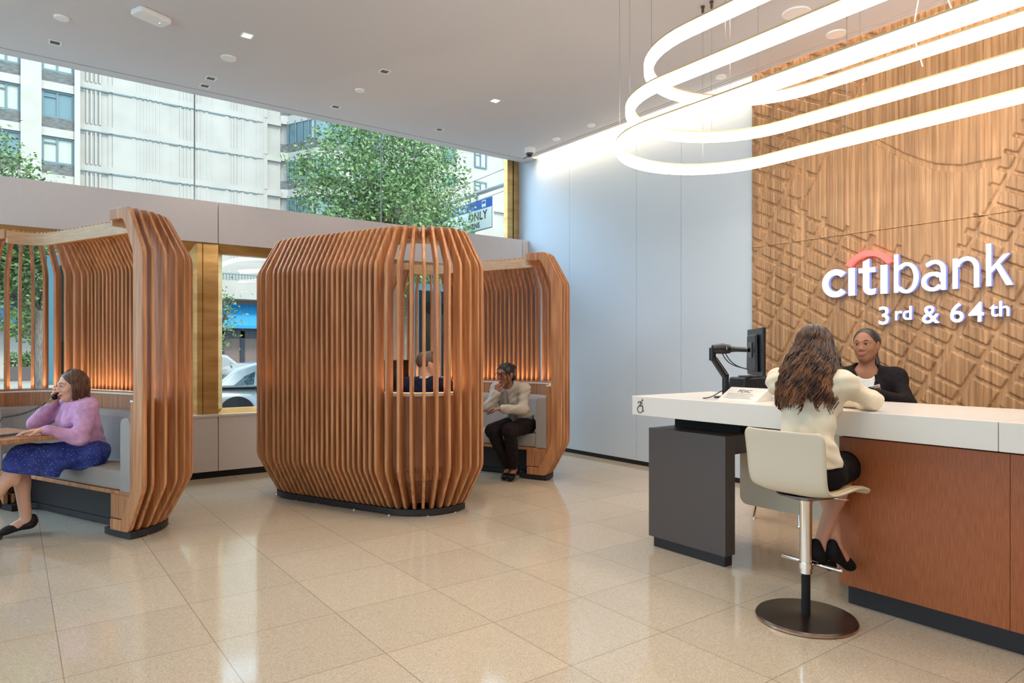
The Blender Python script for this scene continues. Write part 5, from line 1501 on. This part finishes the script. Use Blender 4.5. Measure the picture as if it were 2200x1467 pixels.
# blazer, open at the front
s = SDF((-.34, -.22, .68), (.34, .42, 1.30), H)
spine(s, J, pad=.020); s.cone((0, -.01, 1.16), (0, .0, 1.215), .085, .070, .03)
for sd in 'LR': arm(s, J, sd, (.060, .052, .052, .040), pad=.002, to=.93, k=.03); s.ell(V3(*J['sh' + sd]) + V3(0, 0, .004), (.062, .062, .050), None, .03)
s.folds(.0035, (22, 26, 30), .4)
s.ell((0, .045, 1.255), (.066, .075, .075), None, .008, sub=True)
for sx in (-1, 1): s.cone((0, .14, 1.02), (sx * .035, .075, 1.24), .030, .040, .004, sub=True)
s.cone((0, .16, 1.05), (0, .10, 1.2), .035, .058, .004, sub=True); s.cone((0, .17, 1.05), (0, .17, .86), .03, .02, .004, sub=True)
s.cutplane((0, 0, .74), (0, 0, -1))
bz = cloth('black_blazer', (20, 17, 20), (32, 27, 28), ns=40)
bo = link('blazer', s.mesh('blazer'), bz, t)
for sx in (-1, 1):
    b = MB()
    P = [(.062, .028, 1.248), (.085, .070, 1.20), (.098, .095, 1.155), (.082, .112, 1.15), (.070, .132, 1.09), (.030, .152, 1.0)]
    Q = [(.054, .040, 1.244), (.050, .092, 1.185), (.055, .112, 1.15), (.047, .123, 1.12), (.036, .140, 1.06), (.018, .152, 1.0)]
    n_ = len(P)
    V = [(sx * x, y + .012, z) for x, y, z in P] + [(sx * x, y + .012, z) for x, y, z in Q] + [(sx * x, y + .004, z) for x, y, z in P] + [(sx * x, y + .004, z) for x, y, z in Q]
    F = []
    for i in range(n_ - 1): F += [(i, i + 1, n_ + i + 1, n_ + i), (2 * n_ + i, 3 * n_ + i, 3 * n_ + i + 1, 2 * n_ + i + 1), (i, 2 * n_ + i, 2 * n_ + i + 1, i + 1), (n_ + i, n_ + i + 1, 3 * n_ + i + 1, 3 * n_ + i)]
    b.add(V, F).build('lapel', bz, bo)
s = SDF((-.2, -.12, .80), (.2, .2, 1.24), H)
spine(s, J, pad=.006); s.folds(.0012, (300, 0, 0)); s.cutplane((0, .05, 1.178), (0, -.62, 1)); s.ell((0, .10, 1.225), (.062, .08, .060), None, .004, sub=True); s.cutplane((0, 0, .82), (0, 0, -1))
s.cutplane((.12, 0, 1.0), (1, 0, .35)); s.cutplane((-.12, 0, 1.0), (-1, 0, .35))
link('ribbed_top', s.mesh('ribbed_top'), cloth('white_knit', (226, 222, 218), (240, 236, 232), (1, 1, 1), 60), t)
s = SDF((-.24, -.2, .08), (.24, .2, .95), .007)
s.ell(J['pelvis'], (.165, .125, .12), None, .04)
for sd in 'LR': leg(s, J, sd, (.095, .075, .075, .055), pad=.006, to=.97)
link('trousers', s.mesh('trousers'), bz, t)
for sd in 'LR': shoe('shoe', J, sd, bz, t)
s = SDF((-.13, -.16, 1.20), (.13, .2, 1.53), .0045)
s.ell(hc + hR @ V3(0, -.020, .034), (.079, .0945, .086), hR, .02); s.ell(hc + hR @ V3(0, .105, .0), (.072, .062, .072), hR, .012, sub=True)
s.cutplane(hc + hR @ V3(0, .03, -.01), hR @ V3(0, .75, -.8), .02)
for sx in (-1, 1): s.ell(hc + hR @ V3(sx * .080, .0, -.008), (.014, .024, .034), hR, .004, sub=True)
s.ell(hc + hR @ V3(.0, -.105, -.03), (.036, .034, .036), hR, .02)
s.cone(hc + hR @ V3(-.01, -.10, -.04), hc + hR @ V3(-.045, -.075, -.15), .026, .020, .02)
link('hair', s.mesh('hair'), M['hair_black'], t)
# pride name badge
g = MB(); g.box(-.036, .036, -.002, .002, -.020, .020)
bad = g.build('name_badge', M['white'], t, loc=(-.050, .185, 1.108), rot=(math.radians(-20), math.radians(16), math.radians(10)))
for i, c_ in enumerate(((214, 40, 40), (240, 130, 30), (250, 215, 50), (50, 150, 70), (50, 80, 190))):
    MB().box(-.036, .026, .002, .0032, -.0195 + .0042 * (4 - i), -.0155 + .0042 * (4 - i)).build('badge_stripe', mat('badge_%d' % i, c_, .5), bad)
MB().box(.020, .036, .002, .0034, .002, .020).build('badge_corner', M['blackmatte'], bad)
b = MB()
for z in (.007, .013): b.box(-.028, .012, .002, .0028, z, z + .0018)
b.build('badge_lines', M['print'], bad)

# ---- woman in purple on the left booth ----------------------------------------------------
t = new_person((.452, 6.221, 0), 196 - 90, 'person in a lilac cardigan and blue skirt on the phone in the left booth')
J = dict(pelvis=(0, -.02, .565), waist=(0, -.01, .71), chest=(0, .03, .84), neck=(0, .055, .965), shL=(-.165, .04, .925), shR=(.165, .04, .925),
         elL=(-.215, .10, .70), elR=(.20, .26, .80), wrL=(-.15, .315, .778), wrR=(.115, .155, .985),
         hipL=(-.09, 0, .56), hipR=(.09, 0, .555), knL=(-.03, .40, .575), knR=(.09, .40, .52), anL=(.02, .60, .27), anR=(.07, .36, .10), toeL=(.02, .73, .19), toeR=(.08, .49, .04), sw=1.05)
hc = V3(.0, .085, 1.085); hR = basis(6, 6)
s = SDF((-.34, -.2, -.005), (.34, .80, 1.24), H)
spine(s, J); head_skin(s, hc, hR, V3(*J['neck']), .050)
for sd in 'LR': arm(s, J, sd); leg(s, J, sd); foot_skin(s, J, sd)
hand_skin(s, V3(*J['wrL']), (.25, .95, .0), (0, 0, -1), 1, (8, 14, 10)); hand_skin(s, V3(*J['wrR']), (-.25, -.10, 1), (-.75, -.3, -.1), -1, (55, 65, 40), tcurl=.8)
link('body', s.mesh('body'), M['skin_fair'], t); face_parts(t, hc, hR, None, 'hair_brown')
s = SDF((-.36, -.22, .48), (.36, .42, 1.03), H)
spine(s, J, pad=.018)
for sd in 'LR': arm(s, J, sd, (.062, .055, .054, .042), pad=.002, to=.92, k=.03)
s.folds(.006, (24, 22, 30), 2.0); s.cutplane((0, .06, .985), (0, .3, 1)); s.cutplane((0, 0, .555), (0, .42, -1))
link('cardigan', s.mesh('cardigan'), cloth('lilac_knit', (196, 146, 184), (212, 164, 200), ns=30), t)
m_ = cloth('blue_print', (44, 56, 128), (66, 80, 156), ns=14)
nt = m_.node_tree; vo = N(m_, 'ShaderNodeTexVoronoi'); vo.inputs['Scale'].default_value = 70; tc = N(m_, 'ShaderNodeTexCoord'); nt.links.new(tc.outputs['Object'], vo.inputs['Vector'])
lt = N(m_, 'ShaderNodeMath', operation='LESS_THAN'); lt.inputs[1].default_value = .20; nt.links.new(vo.outputs['Distance'], lt.inputs[0])
mx_ = N(m_, 'ShaderNodeMix', data_type='RGBA'); p_ = nt.nodes['Principled BSDF']; src = p_.inputs['Base Color'].links[0].from_socket
nt.links.new(lt.outputs[0], mx_.inputs[0]); nt.links.new(src, mx_.inputs[6]); mx_.inputs[7].default_value = (*lin((150, 160, 210)), 1); nt.links.new(mx_.outputs[2], p_.inputs['Base Color'])
s = SDF((-.28, -.22, .30), (.28, .58, .72), H)
s.ell(J['pelvis'], (.185, .15, .12), None, .04)
for sd in 'LR': leg(s, J, sd, (.105, .085, .08, .07), pad=.006, to=.22, k=.06)
s.cone((-.06, .34, .50), (-.02, .42, .37), .07, .075, .05); s.cone((-.09, .22, .50), (-.09, .27, .37), .05, .05, .05)
s.folds(.006, (30, 26, 20), .6); s.cutplane((0, 0, .36), (0, .25, -1))
link('skirt', s.mesh('skirt'), m_, t)
for sd in 'LR': shoe('shoe', J, sd, cloth('dark_shoe', (40, 32, 34), (54, 44, 44)), t)
s = SDF((-.14, -.14, .92), (.14, .2, 1.22), H)
s.ell(hc + hR @ V3(0, -.020, .034), (.081, .096, .087), hR, .02); s.cone(hc + hR @ V3(0, -.05, 0), hc + hR @ V3(0, -.055, -.09), .078, .066, .04)
s.ell(hc + hR @ V3(.0, .105, -.02), (.060, .070, .088), hR, .01, sub=True)
hb = link('hair', s.mesh('hair'), M['hair_brown'], t)
hair_strands('hair_strands', M['hair_brown'], hb, hc, hR, 260, lambda ph, r: r.uniform(.11, .15), 5, wave=.002, wfreq=1.5, rad=.0052, face=62, spread_fn=lambda ph, v: .012 * math.sin(v * PI), back=.0, npts=14)
pur = t
# telephone handset and its coiled cord
t = empty('telephone_handset', (0, 0, 0), 0, 'dark telephone handset with a coiled cord held by the person in lilac', 'telephone')
Mp = Matrix.Translation((.452, 6.221, 0)) @ Matrix.Rotation(math.radians(106), 4, 'Z')
W = lambda x, y, z: Mp @ Vector((x, y, z))
MB().tube([W(.098, .055, 1.12), W(.105, .085, 1.11), W(.108, .13, 1.06), W(.098, .165, 1.01), W(.075, .175, 1.0)], [.020, .016, .012, .016, .021], 10).build('handset', M['black'], t, smooth=True)
def coil(a, b, sag, turns, r, n=10):
    a, b = Vector(a), Vector(b); pts = []
    d = (b - a).normalized(); u = d.cross(Vector((0, 0, 1))).normalized(); v = u.cross(d)
    for i in range(turns * n + 1):
        q = i / (turns * n); c_ = a.lerp(b, q) - Vector((0, 0, sag * math.sin(PI * q))); an = 2 * PI * i / n
        pts.append(c_ + (u * math.cos(an) + v * math.sin(an)) * r)
    return pts
MB().tube(coil(W(.098, .175, .99), W(.16, .48, .865), .03, 26, .008), .0022, 5).tube(coil(W(.16, .48, .865), W(.20, .62, .76), .04, 14, .008), .0022, 5).build('coiled_cord', M['black'], t, smooth=True)
o = MB().tube(coil(W(-.02, .42, .753), W(-.25, .95, .753), 0, 44, .009), .0024, 5).build('coiled_cord', M['black'], smooth=True)
tag(o, 'black coiled telephone cord lying on the table of the left booth', 'cord')

# ---- man in the navy suit -----------------------------------------------------------------
t = new_person((2.975, 5.33, 0), 30 - 90, 'short-haired person in a navy suit seen from behind inside the central booth')
J = dict(pelvis=(0, -.02, .575), waist=(0, -.02, .74), chest=(0, .0, .93), neck=(0, .01, 1.085), shL=(-.20, .0, 1.03), shR=(.20, .0, 1.03),
         elL=(-.255, .12, .80), elR=(.255, .12, .80), wrL=(-.14, .36, .78), wrR=(.14, .36, .78),
         hipL=(-.095, .02, .565), hipR=(.095, .02, .565), knL=(-.12, .46, .53), knR=(.12, .46, .53), anL=(-.12, .44, .10), anR=(.12, .44, .10), toeL=(-.13, .60, .04), toeR=(.13, .60, .04), sw=1.15)
hc = V3(.0, .035, 1.232); hR = basis(-38, 4)
s = SDF((-.36, -.2, -.005), (.36, .72, 1.37), H)
spine(s, J, female=False); head_skin(s, hc, hR, V3(*J['neck']), .058)
for sd in 'LR': arm(s, J, sd); leg(s, J, sd); foot_skin(s, J, sd)
hand_skin(s, V3(*J['wrL']), (.5, .85, .0), (0, 0, -1), 1); hand_skin(s, V3(*J['wrR']), (-.5, .85, .0), (0, 0, -1), -1)
link('body', s.mesh('body'), M['skin_fair'], t); face_parts(t, hc, hR, None, 'hair_grey')
s = SDF((-.38, -.24, .48), (.38, .44, 1.14), H)
spine(s, J, pad=.026, female=False)
for sd in 'LR': arm(s, J, sd, (.068, .058, .056, .044), pad=.002, to=.93, k=.03); s.ell(J['sh' + sd], (.070, .068, .055), None, .03)
s.folds(.003); s.ell((0, .015, 1.115), (.066, .072, .05), None, .01, sub=True); s.cutplane((0, 0, .52), (0, 0, -1)); s.cone((0, .2, 1.1), (0, .2, .7), .05, .02, .004, sub=True)
navy = cloth('navy_wool', (24, 26, 50), (34, 36, 62), ns=50)
link('suit_jacket', s.mesh('suit_jacket'), navy, t)
s = SDF((-.10, -.10, 1.02), (.10, .14, 1.14), .004)
s.cone((0, .012, 1.05), (0, .014, 1.115), .068, .064, .01); s.cone((0, .014, 1.0), (0, .016, 1.2), .058, .055, .004, sub=True); s.cutplane((0, 0, 1.118), (0, .35, 1))
link('shirt_collar', s.mesh('shirt_collar'), cloth('white_cotton', (236, 236, 238), (244, 244, 246)), t)
s = SDF((-.26, -.2, .06), (.26, .62, .72), .007)
s.ell(J['pelvis'], (.185, .14, .12), None, .04)
for sd in 'LR': leg(s, J, sd, (.10, .08, .078, .06), pad=.006, to=.97)
link('trousers', s.mesh('trousers'), navy, t)
for sd in 'LR': shoe('shoe', J, sd, cloth('black_leather', (18, 16, 16), (26, 22, 22), rough=.4), t, opening=False)
s = SDF((-.12, -.12, 1.12), (.12, .2, 1.38), .0045)
s.ell(hc + hR @ V3(0, -.018, .034), (.0775, .0935, .085), hR, .02); s.ell(hc + hR @ V3(0, .045, .112), (.045, .040, .020), hR, .02); s.ell(hc + hR @ V3(0, .115, .0), (.085, .066, .072), hR, .012, sub=True)
s.cutplane(hc + hR @ V3(0, -.03, -.03), hR @ V3(0, .42, -1), .015)
for sx in (-1, 1): s.ell(hc + hR @ V3(sx * .080, .0, -.006), (.014, .024, .034), hR, .004, sub=True)
s.folds(.0010, (190, 120, 60))
link('hair', s.mesh('hair'), M['hair_grey'], t)

# ---- woman with glasses in the rear booth -------------------------------------------------
t = new_person((4.44, 5.865, 0), 205 - 90, 'person with glasses, striped bomber jacket and black trousers in the rear booth')
J = dict(pelvis=(0, -.02, .57), waist=(0, .06, .71), chest=(0, .17, .86), neck=(0, .25, .98), shL=(-.155, .21, .945), shR=(.155, .22, .945),
         elL=(-.20, .31, .745), elR=(.12, .45, .775), wrL=(-.05, .50, .765), wrR=(.045, .425, .925),
         hipL=(-.09, 0, .555), hipR=(.09, 0, .555), knL=(-.10, .42, .54), knR=(.09, .44, .53), anL=(-.05, .22, .11), anR=(.03, .20, .11), toeL=(-.07, .34, .038), toeR=(.01, .33, .038), sw=.98)
hc = V3(.0, .315, 1.108); hR = basis(-16, 4, -4)
s = SDF((-.32, -.2, -.005), (.32, .66, 1.25), H)
spine(s, J); head_skin(s, hc, hR, V3(*J['neck']), .046)
for sd in 'LR': arm(s, J, sd, (.042, .036, .034, .024)); leg(s, J, sd, (.085, .055, .052, .032)); foot_skin(s, J, sd)
hand_skin(s, V3(*J['wrR']), (-.1, -.1, 1), (0, -.9, .1), -1, (60, 70, 40)); hand_skin(s, V3(*J['wrL']), (.9, .3, .0), (0, 0, -1), 1)
link('body', s.mesh('body'), M['skin_brown2'], t); face_parts(t, hc, hR, None, 'hair_black', smile=True)
MB().tube([tuple(hc + hR @ V3(x, y, z)) for x, y, z in ((-.016, .096, -.0575), (0, .1005, -.0595), (.016, .096, -.0575))], [.001, .0022, .001], 6).build('teeth', M['white'], t, smooth=True)
g = MB()
for sx in (-1, 1):
    g.tube([tuple(hc + hR @ V3(sx * .031 + .023 * math.copysign(abs(math.cos(a)) ** .7, math.cos(a)), .100 - .25 * abs(.023 * math.cos(a)) * (1 if sx * math.cos(a) > 0 else 0), .008 + .018 * math.copysign(abs(math.sin(a)) ** .7, math.sin(a)))) for a in [2 * PI * i / 20 for i in range(20)]], .0024, 6, closed=True)
    g.tube([tuple(hc + hR @ V3(sx * .054, .094, .014)), tuple(hc + hR @ V3(sx * .078, .0, .012))], .002, 5)
g.tube([tuple(hc + hR @ V3(-.009, .101, .012)), tuple(hc + hR @ V3(.009, .101, .012))], .002, 5)
g.build('glasses', mat('tortoise_frame', (60, 30, 24), .3), t, smooth=True)
s = SDF((-.34, -.16, .56), (.34, .60, 1.06), H)
spine(s, J, pad=.020)
for sd in 'LR': arm(s, J, sd, (.056, .056, .056, .042), pad=.002, to=.88, k=.03)
s.ell((0, .02, .66), (.165, .125, .05), None, .03)
s.folds(.005, (30, 26, 38), .2); s.cutplane((0, .0, .625), (0, -.25, -1)); s.cone((0, .215, .95), (0, .23, .975), .078, .066, .03); s.ell((0, .27, 1.0), (.062, .075, .055), None, .008, sub=True); s.cone((0, .36, .97), (0, .27, .72), .035, .02, .004, sub=True)
stripe = mat('striped_jacket', (0, 0, 0), .8); nt = stripe.node_tree; tc = N(stripe, 'ShaderNodeTexCoord'); wv = N(stripe, 'ShaderNodeTexWave'); wv.inputs['Scale'].default_value = 55; wv.inputs['Distortion'].default_value = .6; wv.bands_direction = 'X'
nt.links.new(tc.outputs['Object'], wv.inputs[0]); cr = N(stripe, 'ShaderNodeValToRGB'); cr.color_ramp.elements[0].color = (*lin((92, 86, 80)), 1); cr.color_ramp.elements[1].color = (*lin((192, 184, 172)), 1); cr.color_ramp.elements[1].position = .55
nt.links.new(wv.outputs[0], cr.inputs[0]); nt.links.new(cr.outputs[0], nt.nodes['Principled BSDF'].inputs['Base Color'])
jk = link('jacket', s.mesh('jacket'), stripe, t)
b = MB(); 
for sd in 'LR':
    E, W_r = V3(*J['el' + sd]), V3(*J['wr' + sd]); a0 = E + (W_r - E) * .84; a1 = E + (W_r - E) * .97
    b.tube([tuple(a0), tuple(a1)], [.040, .034], 14)
b.build('knit_cuff', cloth('black_knit', (22, 20, 22), (32, 28, 30)), jk, smooth=True)
s = SDF((-.14, .05, .70), (.14, .40, 1.0), H); spine(s, J, pad=.006); s.cutplane((0, .27, .95), (0, -.1, 1)); s.cutplane((0, .14, 0), (0, -1, 0)); s.cutplane((.09, 0, 0), (1, 0, 0)); s.cutplane((-.09, 0, 0), (-1, 0, 0))
link('shirt', s.mesh('shirt'), cloth('dark_shirt', (30, 28, 32), (44, 40, 44)), t)
s = SDF((-.24, -.2, .10), (.24, .56, .72), H)
s.ell(J['pelvis'], (.160, .125, .115), None, .04); s.ell(J['waist'], (.13, .10, .05), None, .05)
for sd in 'LR': leg(s, J, sd, (.092, .072, .068, .052), pad=.004, to=.86)
s.folds(.002)
link('trousers', s.mesh('trousers'), cloth('black_trousers', (26, 20, 22), (38, 30, 32)), t)
for sd in 'LR':
    so = shoe('loafer', J, sd, cloth('black_loafer', (14, 12, 14), (22, 18, 20), rough=.4), t)
    A, T = V3(*J['an' + sd]), V3(*J['toe' + sd]); c_ = A + (T - A) * .55 + V3(0, 0, .012)
    MB().tube([tuple(c_ + V3(.018 * math.cos(a), 0, .006 * math.sin(a))) for a in [2 * PI * i / 10 for i in range(10)]], .0022, 5, closed=True).build('gold_bit', M['bronze'], so)
s = SDF((-.12, .12, .96), (.12, .46, 1.25), .0045)
s.ell(hc + hR @ V3(0, -.018, .034), (.080, .096, .087), hR, .02); s.ell(hc + hR @ V3(0, .112, -.005), (.078, .068, .076), hR, .012, sub=True)
s.cutplane(hc + hR @ V3(0, .02, -.02), hR @ V3(0, .6, -.8), .02)
s.ell(hc + hR @ V3(0, -.10, -.03), (.04, .035, .045), hR, .02); s.folds(.0025, (170, 60, 30))
for sx in (-1, 1): s.ell(hc + hR @ V3(sx * .080, .0, -.008), (.014, .024, .034), hR, .004, sub=True)
hb = link('braided_hair', s.mesh('hair'), M['hair_black'], t)
b = MB()
for k_ in range(7):
    x = -.05 + .0167 * k_
    b.tube([tuple(hc + hR @ V3(x * (.7 + .5 * math.sin(a_)), -.018 + .097 * math.cos(a_), .034 + .0875 * math.sin(a_) - abs(x) * .25)) for a_ in [math.radians(28 + 13 * i) for i in range(11)]], .0050, 6)
for sx in (-1, 1): b.tube([tuple(hc + hR @ V3(sx * q[0], q[1], q[2])) for q in ((.03, .088, .075), (.058, .075, .05), (.070, .055, .01), (.072, .040, -.05), (.066, .03, -.09))], .0035, 6)
b.build('braid', M['hair_black'], hb, smooth=True)

# repeats share a group phrase
for base, grp in (('downlight', 'square ceiling downlights'), ('sprinkler_cover', 'round ceiling sprinkler covers'), ('ceiling_speaker', 'round ceiling speakers'), ('ring_light', 'oval ring lights above the counter'),
                  ('seating_booth', 'slatted oak seating booths'), ('booth_table', 'tables inside the booths'), ('street_tree', 'street trees outside the windows'), ('parked_car', 'cars parked outside'), ('window_poster', 'posters hung in the street windows'), ('overhead_wire', 'thin overhead wires outside')):
    for o in scene.objects:
        if o.parent is None and o.name.split('.')[0] == base and 'label' in o: o['group'] = grp
bpy.context.view_layer.update()
